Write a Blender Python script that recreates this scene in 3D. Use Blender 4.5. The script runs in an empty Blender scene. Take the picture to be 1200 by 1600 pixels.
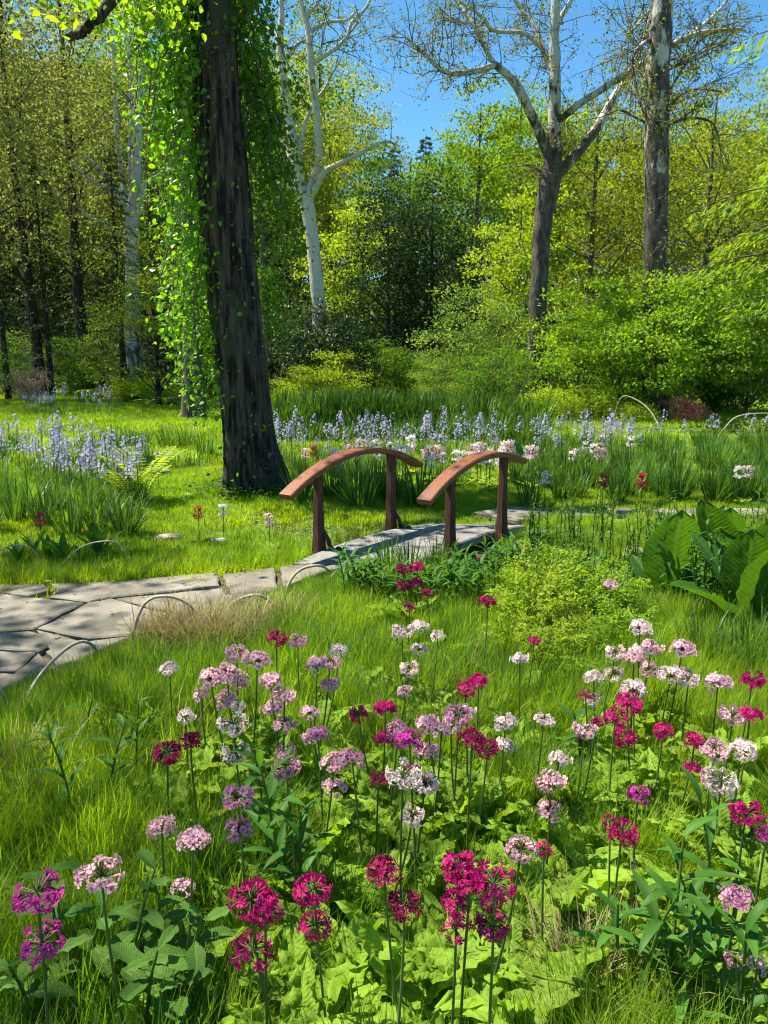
import bpy, math, random
import numpy as np
from mathutils import Vector, Matrix, Euler

# ------------------------------------------------------------------ camera, sky, sun, exposure
sc = bpy.context.scene
COL = sc.collection
CAM_H, PITCH, F = 1.6, math.radians(11.3), 1200.0
SUN_EL, SUN_DIR = math.radians(62), (0.93, -0.36)      # SUN_DIR: where shadows fall on the ground

cam_data = bpy.data.cameras.new('camera')
cam = bpy.data.objects.new('camera', cam_data); COL.objects.link(cam)
cam.location = (0, 0, CAM_H); cam.rotation_euler = (math.pi/2 - PITCH, 0, 0)
cam_data.sensor_fit = 'VERTICAL'; cam_data.sensor_height = 36; cam_data.lens = 27.0
cam_data.clip_start = 0.05; cam_data.clip_end = 2000
sc.camera = cam

world = bpy.data.worlds.new('World'); sc.world = world; world.use_nodes = True
wn = world.node_tree.nodes; wl = world.node_tree.links
sky = wn.new('ShaderNodeTexSky'); sky.sky_type = 'NISHITA'; sky.sun_disc = False
sky.sun_elevation = SUN_EL
sun_az = math.atan2(-SUN_DIR[0], -SUN_DIR[1])          # compass angle of the sun, from +Y towards +X
sky.sun_rotation = sun_az
sky.altitude = 2500; sky.air_density = 1.0; sky.dust_density = 0.0; sky.ozone_density = 2.0
hsv = wn.new('ShaderNodeHueSaturation'); hsv.inputs['Hue'].default_value = .487; hsv.inputs['Saturation'].default_value = 1.22
wl.new(sky.outputs[0], hsv.inputs['Color']); wl.new(hsv.outputs[0], wn['Background'].inputs[0]); wn['Background'].inputs[1].default_value = 0.092

sun_data = bpy.data.lights.new('sun', 'SUN'); sun_data.energy = 5.0; sun_data.angle = math.radians(0.55)
sun_data.color = (1.0, 0.92, 0.75)
sun = bpy.data.objects.new('sun', sun_data); COL.objects.link(sun); sun.location = (-20, 8, 40)
sv = Vector((SUN_DIR[0]*math.cos(SUN_EL), SUN_DIR[1]*math.cos(SUN_EL), -math.sin(SUN_EL)))
sun.rotation_euler = sv.to_track_quat('-Z', 'Y').to_euler()

sc.view_settings.view_transform = 'Standard'; sc.view_settings.look = 'None'
sc.view_settings.exposure = 1.36; sc.view_settings.gamma = 1.0
sc.view_settings.use_curve_mapping = False
cy = sc.cycles
cy.max_bounces = 5; cy.diffuse_bounces = 3; cy.glossy_bounces = 1; cy.transmission_bounces = 3
cy.use_adaptive_sampling = True; cy.adaptive_threshold = 0.028; cy.filter_width = 1.1
cy.sample_clamp_indirect = 8
cy.use_denoising = True

# ------------------------------------------------------------------ pixel <-> world helpers (used to lay the place out)
cp, sp = math.cos(PITCH), math.sin(PITCH)
def ray(u, v):
    a = (u-600)/F; b = (800-v)/F
    return np.array((a, cp+b*sp, -sp+b*cp))
def gp(u, v, z=0.0):
    d = ray(u, v); return np.array((0, 0, CAM_H)) + d*((z-CAM_H)/d[2])
def at(u, v, Y):
    d = ray(u, v); return np.array((0, 0, CAM_H)) + d*(Y/d[1])
def proj(x, y, z=0.0):
    dz = z-CAM_H
    dep = y*cp - dz*sp; up = y*sp + dz*cp
    dep = np.maximum(dep, 1e-3)
    return 600+F*x/dep, 800-F*up/dep

# ------------------------------------------------------------------ object helpers
def link(o): COL.objects.link(o); return o
def tagit(o, label=None, cat=None, group=None, kind=None):
    if label: o['label'] = label
    if cat: o['category'] = cat
    if group: o['group'] = group
    if kind: o['kind'] = kind
    return o
def thing(name, label, cat, loc=(0, 0, 0), rz=0.0, group=None, s=1.0):
    o = bpy.data.objects.new(name, None); link(o); o.empty_display_size = 0.1
    o.location = loc; o.rotation_euler = (0, 0, rz); o.scale = (s, s, s)
    return tagit(o, label, cat, group)
def part(name, me, parent=None, loc=(0, 0, 0), rot=(0, 0, 0), s=1.0, kind=None):
    o = bpy.data.objects.new(name, me); link(o)
    o.parent = parent; o.location = loc; o.rotation_euler = rot
    o.scale = (s, s, s) if not hasattr(s, '__len__') else s
    if kind: o['kind'] = kind
    return o
def solo(name, me, label, cat, group=None, loc=(0, 0, 0), rz=0.0, s=1.0, kind=None):
    return tagit(part(name, me, None, loc, (0, 0, rz), s), label, cat, group, kind)

class B:
    """collects faces and writes them out as one mesh"""
    def __init__(s): s.v = []; s.f = []; s.n = 0; s.pt = []
    def add(s, v, f, mat=0, rnd=None, smooth=False, t=None):
        v = np.asarray(v, float).reshape(-1, 3); f = np.asarray(f, int)
        if rnd is None: rnd = np.full(len(f), 0.5)
        s.pt.append(np.zeros(len(v)) if t is None else np.asarray(t, float))
        s.v.append(v); s.f.append((f+s.n, mat, np.asarray(rnd, float), smooth)); s.n += len(v)
    def mesh(s, name, mats):
        me = bpy.data.meshes.new(name)
        V = np.concatenate(s.v)
        loops = np.concatenate([f.ravel() for f, *_ in s.f])
        tot = np.concatenate([np.full(len(f), f.shape[1]) for f, *_ in s.f])
        start = np.concatenate(([0], np.cumsum(tot)[:-1]))
        me.vertices.add(len(V)); me.vertices.foreach_set('co', V.ravel())
        me.loops.add(len(loops)); me.loops.foreach_set('vertex_index', loops)
        me.polygons.add(len(tot)); me.polygons.foreach_set('loop_start', start)
        me.polygons.foreach_set('material_index', np.concatenate([np.full(len(f), m) for f, m, *_ in s.f]))
        me.polygons.foreach_set('use_smooth', np.concatenate([np.full(len(f), sm) for f, m, r, sm in s.f]))
        a = me.attributes.new('rnd', 'FLOAT', 'FACE'); a.data.foreach_set('value', np.concatenate([r for f, m, r, sm in s.f]))
        a = me.attributes.new('tt', 'FLOAT', 'POINT'); a.data.foreach_set('value', np.concatenate(s.pt))
        for m in mats: me.materials.append(m)
        me.update(calc_edges=True)
        return me

def nrm(a): return a/np.maximum(np.linalg.norm(a, axis=-1, keepdims=True), 1e-9)

def tube(b, pts, rad, sides=6, mat=0, cap=True, smooth=True, rnd=0.5):
    pts = np.asarray(pts, float); n = len(pts)
    rad = np.full(n, rad) if np.isscalar(rad) else np.asarray(rad, float)
    T = nrm(np.gradient(pts, axis=0))
    ref = np.array((0, 0, 1.0)) if abs(T[:, 2]).mean() < 0.8 else np.array((0, 1.0, 0))
    A = nrm(np.cross(T, ref)); C = np.cross(T, A)
    ang = np.arange(sides)*2*math.pi/sides
    V = pts[:, None] + rad[:, None, None]*(A[:, None]*np.cos(ang)[None, :, None] + C[:, None]*np.sin(ang)[None, :, None])
    i = np.arange(n-1)[:, None]*sides; j = np.arange(sides)[None]; k = (j+1) % sides
    f = np.stack((i+j, i+k, i+sides+k, i+sides+j), -1).reshape(-1, 4)
    b.add(V.reshape(-1, 3), f, mat, np.full(len(f), rnd), smooth, np.repeat(np.linspace(0, 1, n), sides))
    if cap:
        b.add(V[-1], [list(range(sides))], mat); b.add(V[0], [list(range(sides))[::-1]], mat)

def bez(p0, p1, p2, n):
    t = np.linspace(0, 1, n)[:, None]
    return (1-t)**2*np.asarray(p0) + 2*t*(1-t)*np.asarray(p1) + t*t*np.asarray(p2)

def spline(pts, n):
    """smooth resample of a polyline (last column may be a radius)"""
    pts = np.asarray(pts, float)
    if len(pts) < 3:
        t = np.linspace(0, 1, n)[:, None]; return pts[0]*(1-t)+pts[-1]*t
    P = np.vstack((2*pts[0]-pts[1], pts, 2*pts[-1]-pts[-2])); out = []
    for x in np.linspace(0, len(pts)-1-1e-6, n):
        i = int(x); t = x-i; a, b_, c, d = P[i:i+4]
        out.append(0.5*((2*b_)+(-a+c)*t+(2*a-5*b_+4*c-d)*t*t+(-a+3*b_-3*c+d)*t**3))
    return np.array(out)

def leaves(b, P, D, N, L, W, mat=0, rng=None, fold=0.12, hexa=False, droop=0.0):
    """one folded leaf per row"""
    n = len(P); D = nrm(D); S = nrm(np.cross(D, N)); N = np.cross(S, D)
    L = np.broadcast_to(L, (n,))[:, None]; W = np.broadcast_to(W, (n,))[:, None]
    r = rng.random(n)
    if not hexa:
        V = np.stack((P, P+D*L*.45+S*W*.5+N*L*fold, P+D*L-N*L*droop, P+D*L*.45-S*W*.5+N*L*fold), 1)
        i = np.arange(n)[:, None]*4
        f = np.concatenate((i+np.array([[0, 1, 2]]), i+np.array([[0, 2, 3]])))
        b.add(V.reshape(-1, 3), f, mat, np.concatenate((r, r)))
    else:
        V = np.stack((P, P+D*L*.22+S*W*.44+N*L*fold, P+D*L*.58+S*W*.46+N*L*(fold*.8-droop*.3), P+D*L-N*L*droop,
                      P+D*L*.58-S*W*.46+N*L*(fold*.8-droop*.3), P+D*L*.22-S*W*.44+N*L*fold, P+D*L*.55-N*L*droop*.35), 1)
        i = np.arange(n)[:, None]*7
        f = np.concatenate([i+np.array([q]) for q in ([0, 1, 6], [1, 2, 6], [2, 3, 6], [3, 4, 6], [4, 5, 6], [5, 0, 6])])
        b.add(V.reshape(-1, 3), f, mat, np.tile(r, 6))

def blades(b, P, az, lean, L, W, mat=0, rng=None, seg=3, curve=1.0):
    """arching grass-like blades: P (n,3) roots, az heading, lean start angle from vertical"""
    n = len(P); H = np.stack((np.cos(az), np.sin(az), np.zeros(n)), 1); S = np.stack((-np.sin(az), np.cos(az), np.zeros(n)), 1)
    L = np.broadcast_to(L, (n,)); W = np.broadcast_to(W, (n,)); curve = np.broadcast_to(curve, (n,))
    pos = P.copy(); ang = lean.copy(); rows = []; ts = []
    for k in range(seg+1):
        w = W*(1.0-(k/seg)**2.2)*.5
        if k < seg: rows += [pos-S*w[:, None], pos+S*w[:, None]]
        else: rows += [pos]
        ang2 = ang+curve*(k+.5)/seg
        pos = pos + (H*np.sin(ang2)[:, None]+np.array((0, 0, 1.0))*np.cos(ang2)[:, None])*(L/seg)[:, None]
    V = np.stack(rows, 1); m = V.shape[1]; i = np.arange(n)[:, None]*m; r = rng.random(n)
    q = np.concatenate([i+np.array([[2*k, 2*k+1, 2*k+3, 2*k+2]]) for k in range(seg-1)]) if seg > 1 else None
    tr = i+np.array([[2*seg-2, 2*seg-1, 2*seg]])
    tt = np.tile(np.array([k//2/seg for k in range(2*seg)]+[1.0]), n)
    b.add(V.reshape(-1, 3), tr, mat, r, True, tt)
    if q is not None:
        base = b.n-len(tt); b.f.append((q+base, mat, np.tile(r, seg-1), True))

# ------------------------------------------------------------------ materials
def newmat(name):
    m = bpy.data.materials.new(name); m.use_nodes = True; nt = m.node_tree
    for x in list(nt.nodes): nt.nodes.remove(x)
    out = nt.nodes.new('ShaderNodeOutputMaterial'); return m, nt, out
def mixc(nt, fac, a, b, blend='MIX'):
    x = nt.nodes.new('ShaderNodeMix'); x.data_type = 'RGBA'; x.blend_type = blend
    for s, val in ((0, fac), (6, a), (7, b)):
        if hasattr(val, 'links') or hasattr(val, 'is_linked'): nt.links.new(val, x.inputs[s])
        else: x.inputs[s].default_value = val if s == 0 else (*val, 1)
    return x.outputs[2]
def attr(nt, name):
    a = nt.nodes.new('ShaderNodeAttribute'); a.attribute_name = name; return a.outputs['Fac']
def noise(nt, scale, detail=3, coord='world', rough=.55, sc3=None):
    n = nt.nodes.new('ShaderNodeTexNoise'); n.inputs['Scale'].default_value = scale; n.inputs['Detail'].default_value = detail
    n.inputs['Roughness'].default_value = rough
    if coord == 'world': src = nt.nodes.new('ShaderNodeNewGeometry').outputs['Position']
    else: src = nt.nodes.new('ShaderNodeTexCoord').outputs['Object']
    if sc3:
        mp = nt.nodes.new('ShaderNodeMapping'); mp.inputs['Scale'].default_value = sc3; nt.links.new(src, mp.inputs[0]); src = mp.outputs[0]
    nt.links.new(src, n.inputs['Vector']); return n.outputs['Fac']
def ramp(nt, fac, lo, hi):
    r = nt.nodes.new('ShaderNodeMapRange'); r.inputs[1].default_value = lo; r.inputs[2].default_value = hi
    nt.links.new(fac, r.inputs[0]); return r.outputs[0]

def leafmat(name, c1, c2, trans=.5, tint=(1.75, 1.55, .35), rough=.5, spec=.3, patch=None, patch_scale=.8, vein=None, vdist=1.0):
    m, nt, out = newmat(name)
    col = mixc(nt, attr(nt, 'rnd'), c1, c2)
    oi = nt.nodes.new('ShaderNodeObjectInfo')
    hs = nt.nodes.new('ShaderNodeHueSaturation')
    r1 = nt.nodes.new('ShaderNodeMapRange'); r1.inputs[3].default_value = .72; r1.inputs[4].default_value = 1.28
    nt.links.new(oi.outputs['Random'], r1.inputs[0]); nt.links.new(r1.outputs[0], hs.inputs['Value'])
    if patch:
        col = mixc(nt, ramp(nt, noise(nt, patch_scale, 3), .42, .62), col, patch)
    nt.links.new(col, hs.inputs['Color']); col = hs.outputs['Color']
    p = nt.nodes.new('ShaderNodeBsdfPrincipled'); nt.links.new(col, p.inputs['Base Color'])
    p.inputs['Roughness'].default_value = rough; p.inputs['Specular IOR Level'].default_value = spec
    if vein:
        tcn = nt.nodes.new('ShaderNodeTexCoord'); sx = nt.nodes.new('ShaderNodeSeparateXYZ'); nt.links.new(tcn.outputs['Object'], sx.inputs[0])
        def mth(op, a, b_):
            q = nt.nodes.new('ShaderNodeMath'); q.operation = op
            for i_, w_ in ((0, a), (1, b_)):
                if w_ is None: continue
                if isinstance(w_, (int, float)): q.inputs[i_].default_value = w_
                else: nt.links.new(w_, q.inputs[i_])
            return q.outputs[0]
        ax = mth('ABSOLUTE', sx.outputs['X'], None)
        wv = mth('SINE', mth('MULTIPLY', mth('SUBTRACT', sx.outputs['Y'], mth('MULTIPLY', ax, .75)), vein), None)
        hgt = mth('ADD', mth('MULTIPLY', mth('ABSOLUTE', wv, None), .35), mth('MULTIPLY', noise(nt, vein*.22, 3, 'obj'), 1.2))
        hgt = mth('MULTIPLY', hgt, mth('MINIMUM', mth('MULTIPLY', ax, vein*.5), 1.0))
        bpn = nt.nodes.new('ShaderNodeBump'); bpn.inputs['Strength'].default_value = .6; bpn.inputs['Distance'].default_value = vdist/vein
        nt.links.new(hgt, bpn.inputs['Height']); nt.links.new(bpn.outputs[0], p.inputs['Normal'])
        col2 = mixc(nt, mth('MULTIPLY_ADD', hgt, .45), tuple(min(1, q*1.35+.03) for q in c2), col); nt.links.new(col2, p.inputs['Base Color']); col = col2
    t = nt.nodes.new('ShaderNodeBsdfTranslucent')
    if vein: nt.links.new(bpn.outputs[0], t.inputs['Normal'])
    tc = mixc(nt, 1.0, col, tint, 'MULTIPLY'); nt.links.new(tc, t.inputs['Color'])
    mx = nt.nodes.new('ShaderNodeMixShader'); mx.inputs[0].default_value = trans
    nt.links.new(p.outputs[0], mx.inputs[1]); nt.links.new(t.outputs[0], mx.inputs[2])
    nt.links.new(mx.outputs[0], out.inputs[0]); return m

def solidmat(name, c1, c2, scale=6, rough=.8, sc3=None, bump=.3, bscale=None, coord='obj', lo=.35, hi=.65, c3=None, s3=1.2, spec=.3):
    m, nt, out = newmat(name)
    n1 = noise(nt, scale, 5, coord, .6, sc3)
    col = mixc(nt, ramp(nt, n1, lo, hi), c1, c2)
    if c3: col = mixc(nt, ramp(nt, noise(nt, s3, 3, coord), .52, .6), col, c3)
    p = nt.nodes.new('ShaderNodeBsdfPrincipled'); nt.links.new(col, p.inputs['Base Color'])
    p.inputs['Roughness'].default_value = rough; p.inputs['Specular IOR Level'].default_value = spec
    if bump:
        bp = nt.nodes.new('ShaderNodeBump'); bp.inputs['Strength'].default_value = bump; bp.inputs['Distance'].default_value = .02
        nt.links.new(noise(nt, bscale or scale*2, 6, coord, .65, sc3), bp.inputs['Height']); nt.links.new(bp.outputs[0], p.inputs['Normal'])
    nt.links.new(p.outputs[0], out.inputs[0]); return m

def petalmat(name, edge, eye, edge2=None):
    m, nt, out = newmat(name)
    col = mixc(nt, attr(nt, 'rnd'), edge, edge2 or edge)
    col = mixc(nt, ramp(nt, attr(nt, 'tt'), .12, .5), eye, col)
    p = nt.nodes.new('ShaderNodeBsdfPrincipled'); nt.links.new(col, p.inputs['Base Color']); p.inputs['Roughness'].default_value = .6
    p.inputs['Specular IOR Level'].default_value = .2
    t = nt.nodes.new('ShaderNodeBsdfTranslucent'); nt.links.new(col, t.inputs['Color'])
    mx = nt.nodes.new('ShaderNodeMixShader'); mx.inputs[0].default_value = .4
    nt.links.new(p.outputs[0], mx.inputs[1]); nt.links.new(t.outputs[0], mx.inputs[2]); nt.links.new(mx.outputs[0], out.inputs[0]); return m

M = {}
M['meadow'] = leafmat('meadow grass', (.05, .13, .010), (.17, .30, .018), .55, (1.6, 1.55, .3), patch=(.21, .32, .018), patch_scale=1.1)
M['lawn'] = leafmat('lawn grass', (.13, .26, .012), (.22, .36, .018), .5, (1.6, 1.45, .3), patch=(.25, .36, .02), patch_scale=.5)
M['dry'] = leafmat('dry grass', (.22, .19, .08), (.34, .29, .14), .35, (1.1, 1, .7))
M['lime'] = leafmat('lime foliage', (.13, .25, .015), (.22, .35, .02), .55)
M['yellowgreen'] = leafmat('yellow green foliage', (.18, .28, .012), (.26, .36, .02))
M['mid'] = leafmat('mid green foliage', (.06, .15, .018), (.115, .22, .028), .5, spec=.15)
M['pale'] = leafmat('pale green foliage', (.13, .22, .045), (.20, .30, .07))
M['dark'] = leafmat('dark evergreen foliage', (.014, .036, .014), (.034, .066, .024), .2, rough=.6, spec=.12)
M['olive'] = leafmat('olive foliage', (.12, .17, .022), (.20, .25, .04), .55, spec=.15)
M['tan'] = leafmat('young bronze foliage', (.18, .205, .07), (.30, .31, .12), .6, (1.35, 1.3, .6), spec=.15)
M['conifer'] = leafmat('conifer needles', (.055, .085, .035), (.11, .135, .055), .35)
M['bluegreen'] = leafmat('blue green conifer', (.04, .10, .05), (.07, .14, .07), .3)
M['larch'] = leafmat('larch needles', (.15, .27, .018), (.23, .36, .025), .55)
M['vine'] = leafmat('vine leaves', (.08, .19, .012), (.15, .28, .02), .55, (1.8, 1.7, .25), rough=.4, spec=.4)
M['glossy'] = leafmat('glossy shrub leaves', (.022, .05, .018), (.06, .10, .035), .25, rough=.45, spec=.3)
M['iris'] = leafmat('iris leaves', (.045, .125, .02), (.09, .185, .03), .4, rough=.45, spec=.25)
M['primleaf'] = leafmat('primula leaves', (.16, .29, .02), (.24, .37, .035), .5, (1.5, 1.35, .4), rough=.6, spec=.15, vein=300, vdist=1.4)
M['biglleaf'] = leafmat('large marsh leaves', (.035, .11, .012), (.06, .15, .018), .45, (1.7, 1.6, .3), rough=.45, spec=.25, vein=110, vdist=.7)
M['lance'] = leafmat('lance leaves', (.05, .15, .02), (.09, .20, .03), .45, rough=.5, spec=.2)
M['redleaf'] = leafmat('reddish blossom', (.20, .10, .05), (.60, .20, .20), .35, (1.2, .9, .8))
M['palepink'] = leafmat('pale pink blossom', (.45, .28, .22), (.5, .4, .3), .3, (1, .9, .8))
M['herb'] = leafmat('oval herb leaves', (.055, .14, .02), (.09, .19, .03), .45, rough=.55, spec=.12, vein=420, vdist=1.3)
M['primstem'] = leafmat('primula stalk', (.075, .115, .03), (.10, .15, .04), .15)
M['litter'] = leafmat('dry leaf litter', (.16, .10, .05), (.30, .22, .11), .2, (1, 1, 1))
M['stem'] = leafmat('green stem', (.06, .12, .02), (.08, .15, .03), .15)
M['blue'] = leafmat('lavender petals', (.36, .32, .54), (.50, .46, .68), .4, (1, 1, 1.05))
M['bark'] = solidmat('dark bark', (.006, .005, .004), (.075, .058, .042), 16, .95, (1, 1, .13), 1.0, 14, lo=.42, hi=.6, c3=(.035, .04, .02), s3=3)
M['barkgrey'] = solidmat('grey bark', (.04, .034, .027), (.14, .118, .09), 8, .95, (1, 1, .25), 1.0, 12)
M['twig'] = solidmat('twig bark', (.07, .055, .04), (.14, .12, .09), 8, .9, bump=0)
M['deadwood'] = solidmat('pale dead twigs', (.20, .18, .14), (.34, .31, .26), 8, .9, bump=0)
M['hoop'] = solidmat('weathered bent stick', (.30, .25, .19), (.48, .42, .33), 20, .8, bump=.2)
M['rock'] = solidmat('tan rock', (.26, .22, .16), (.42, .36, .28), 5, .9, bump=.6, coord='world', c3=(.16, .15, .11), s3=4)
M['flag'] = solidmat('sandstone flag', (.13, .117, .097), (.24, .217, .18), 2.6, .9, bump=.5, bscale=16, coord='world', c3=(.10, .095, .075), s3=4)
M['slate'] = solidmat('grey deck slab', (.16, .155, .145), (.24, .235, .22), 3, .85, bump=.25, bscale=30, coord='world', c3=(.13, .125, .11), s3=7)
M['soil'] = solidmat('soil', (.05, .038, .024), (.11, .085, .055), 9, .95, bump=.7, coord='world')
M['rail'] = solidmat('stained rail wood', (.10, .03, .012), (.25, .08, .028), 5, .5, (1.2, 14, 14), .35, 9, lo=.3, hi=.7, spec=.4)
M['post'] = solidmat('dark weathered post wood', (.05, .02, .012), (.12, .05, .028), 6, .75, (12, 12, 1.2), .5, 9)
M['iron'] = solidmat('dark iron', (.02, .018, .016), (.05, .04, .035), 20, .6, bump=.3)

# sycamore bark: white upper limbs flaking to grey-brown plates, browner towards the butt as in the living tree
def sycamore(name, zlo, zhi):
    m, nt, out = newmat(name)
    tcn = nt.nodes.new('ShaderNodeTexCoord'); sx = nt.nodes.new('ShaderNodeSeparateXYZ'); nt.links.new(tcn.outputs['Object'], sx.inputs[0])
    zz = ramp(nt, sx.outputs['Z'], zlo, zhi)
    n1 = noise(nt, 3.6, 6, 'obj', .68, (1, 1, .4))
    ad = nt.nodes.new('ShaderNodeMath'); ad.operation = 'ADD'; nt.links.new(n1, ad.inputs[0])
    ml = nt.nodes.new('ShaderNodeMath'); ml.operation = 'MULTIPLY_ADD'; nt.links.new(zz, ml.inputs[0]); ml.inputs[1].default_value = .5; ml.inputs[2].default_value = -.30
    nt.links.new(ml.outputs[0], ad.inputs[1])
    grey = mixc(nt, ramp(nt, noise(nt, 7, 6, 'obj', .7, (1, 1, .35)), .38, .62), (.018, .014, .011), (.12, .098, .075))
    white = mixc(nt, noise(nt, 4, 4, 'obj'), (.30, .29, .25), (.58, .56, .49))
    col = mixc(nt, ramp(nt, ad.outputs[0], .44, .52), grey, white)
    p = nt.nodes.new('ShaderNodeBsdfPrincipled'); nt.links.new(col, p.inputs['Base Color']); p.inputs['Roughness'].default_value = .8
    bp = nt.nodes.new('ShaderNodeBump'); bp.inputs['Strength'].default_value = .8; bp.inputs['Distance'].default_value = .04
    nt.links.new(noise(nt, 10, 5, 'obj', .6, (1, 1, .4)), bp.inputs['Height']); nt.links.new(bp.outputs[0], p.inputs['Normal'])
    nt.links.new(p.outputs[0], out.inputs[0]); return m
M['syc_mid'] = sycamore('sycamore bark pale', -4, 7)
M['syc_right'] = sycamore('sycamore bark forked', 5, 11)
M['syc_plate'] = sycamore('sycamore bark plated', -2, 22)

PET = {
 'M': ('crimson', petalmat('crimson petals', (.60, .014, .21), (.17, .003, .04), (.44, .007, .12))),
 'P': ('purple-magenta', petalmat('magenta petals', (.46, .03, .28), (.15, .004, .07), (.60, .06, .38))),
 'R': ('dark wine-red', petalmat('wine petals', (.28, .008, .075), (.09, .002, .02), (.40, .012, .12))),
 'L': ('lilac-pink', petalmat('lilac pink petals', (.70, .40, .49), (.38, .06, .14), (.76, .52, .58))),
 'V': ('mauve', petalmat('mauve petals', (.54, .21, .38), (.27, .04, .12), (.62, .32, .47))),
 'W': ('white', petalmat('white petals', (.80, .70, .66), (.46, .17, .20), (.80, .62, .63))),
}

# ------------------------------------------------------------------ ground
BD = np.array((.612, .791)); BP = np.array((.791, -.612))     # along and across the footbridge
BL, BR = np.array((-.53, 6.10)), np.array((.53, 6.02))        # near posts, left and right of the deck
BC = (BL+BR)/2 + BD*.46
def ss(a, b, x): t = np.clip((x-a)/(b-a), 0, 1); return t*t*(3-2*t)
def height(x, y):
    x = np.asarray(x, float); y = np.asarray(y, float)
    h = ss(45, 150, y)*15 + ss(30, 90, np.abs(x))*6
    h = h + .025*np.sin(x*1.3+.5*y)*np.cos(y*.9-.4*x)*ss(6, 9, y)
    s = (x-BC[0])*BP[0]+(y-BC[1])*BP[1]; c = (x-BC[0])*BD[0]+(y-BC[1])*BD[1]
    h = h - .34*np.exp(-(c/.36)**2)*(1-ss(1.6, 3.2, np.abs(s)))           # the little stream under the bridge
    px = (x-12.0)/7.2; py = (y-18.0)/1.35
    h = h - .5*np.exp(-(px**2+py**2)**2)                                  # pond at the right
    px = (x+3.55)/.9; py = (y-12.0)/.75
    h = h - .4*np.exp(-(px**2+py**2)**2)                                  # pool at the left
    return h
def hz(x, y): return float(height(x, y))

ys = np.concatenate((np.linspace(-6, 0, 10)[:-1], np.arange(0, 26, .16), np.linspace(26, 60, 50)[1:], np.geomspace(60, 900, 40)[1:]))
xs0 = np.concatenate((-np.geomspace(14, 700, 36)[::-1], np.arange(-13.8, 14, .2), np.geomspace(14, 700, 36)))
X, Y = np.meshgrid(xs0, ys); Zg = height(X, Y); nx = len(xs0)
b = B(); i = (np.arange(len(ys)-1)[:, None]*nx + np.arange(nx-1)[None]).ravel()
b.add(np.stack((X, Y, Zg), -1).reshape(-1, 3), np.stack((i, i+1, i+nx+1, i+nx), -1), 0, None, True)
gm, nt, out = newmat('garden ground')
col = mixc(nt, ramp(nt, noise(nt, 2.4, 6), .4, .62), (.045, .036, .02), (.055, .085, .016))
col = mixc(nt, ramp(nt, noise(nt, .3, 4), .38, .5), col, (.10, .17, .02))
p = nt.nodes.new('ShaderNodeBsdfPrincipled'); nt.links.new(col, p.inputs['Base Color']); p.inputs['Roughness'].default_value = .95
bp = nt.nodes.new('ShaderNodeBump'); bp.inputs['Strength'].default_value = .8; bp.inputs['Distance'].default_value = .05
nt.links.new(noise(nt, 11, 6), bp.inputs['Height']); nt.links.new(bp.outputs[0], p.inputs['Normal']); nt.links.new(p.outputs[0], out.inputs[0])
tagit(part('ground', b.mesh('ground', [gm])), kind='structure')

wm, nt, out = newmat('dark still water')
p = nt.nodes.new('ShaderNodeBsdfPrincipled'); p.inputs['Base Color'].default_value = (.008, .011, .008, 1); p.inputs['Roughness'].default_value = .04
bp = nt.nodes.new('ShaderNodeBump'); bp.inputs['Strength'].default_value = .08; nt.links.new(noise(nt, 5, 3), bp.inputs['Height']); nt.links.new(bp.outputs[0], p.inputs['Normal'])
nt.links.new(p.outputs[0], out.inputs[0])
def sheet(name, cx, cy_, rx, ry, z, mat, rot=0):
    b = B(); a = np.linspace(0, 2*math.pi, 48, endpoint=False); x = np.cos(a)*rx; y = np.sin(a)*ry
    b.add(np.stack((cx+x*math.cos(rot)-y*math.sin(rot), cy_+x*math.sin(rot)+y*math.cos(rot), np.full(48, z)), -1), [list(range(48))])
    return tagit(part(name, b.mesh(name, [mat])), kind='structure')
sheet('pond', 12.0, 18.0, 7.7, 1.5, -.16, wm)
sheet('pool', -3.55, 12.0, .95, .8, -.12, wm)
sheet('stream', BC[0], BC[1], 2.6, .42, -.24, wm, math.atan2(BP[1], BP[0]))

# ------------------------------------------------------------------ flagstone path
R = random.Random(4)
def inpoly(px, py, poly):
    c = np.zeros(np.shape(px), bool); n = len(poly)
    for k in range(n):
        x1, y1 = poly[k]; x2, y2 = poly[(k+1) % n]
        cond = ((y1 > py) != (y2 > py)) & (px < (x2-x1)*(py-y1)/((y2-y1) or 1e-9)+x1); c ^= cond
    return c
near_edge = [(-700, 1480), (-300, 1235), (0, 1092), (130, 1043), (210, 1006), (340, 962), (430, 932), (515, 900), (560, 893)]
far_edge = [(-700, 930), (0, 921), (200, 913), (340, 903), (480, 886)]
strip_px = [(735, 806), (790, 796), (900, 800), (1200, 801), (1700, 803), (1700, 815), (1200, 812), (900, 812), (815, 822)]
path_poly = [tuple(gp(u, v)[:2]) for u, v in near_edge] + [tuple(gp(u, v)[:2]) for u, v in far_edge[::-1]]
strip_poly = [tuple(gp(u, v)[:2]) for u, v in strip_px]
def bedmesh(name, poly, z):
    b = B(); b.add([(x, y, z) for x, y in poly], [list(range(len(poly)))]); return b.mesh(name, [M['soil']])
path = tagit(part('flagstone_path', bedmesh('path bed', path_poly, .006)), kind='structure')
path2 = tagit(part('garden_path', bedmesh('path bed', strip_poly, .006)), kind='structure')
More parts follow.
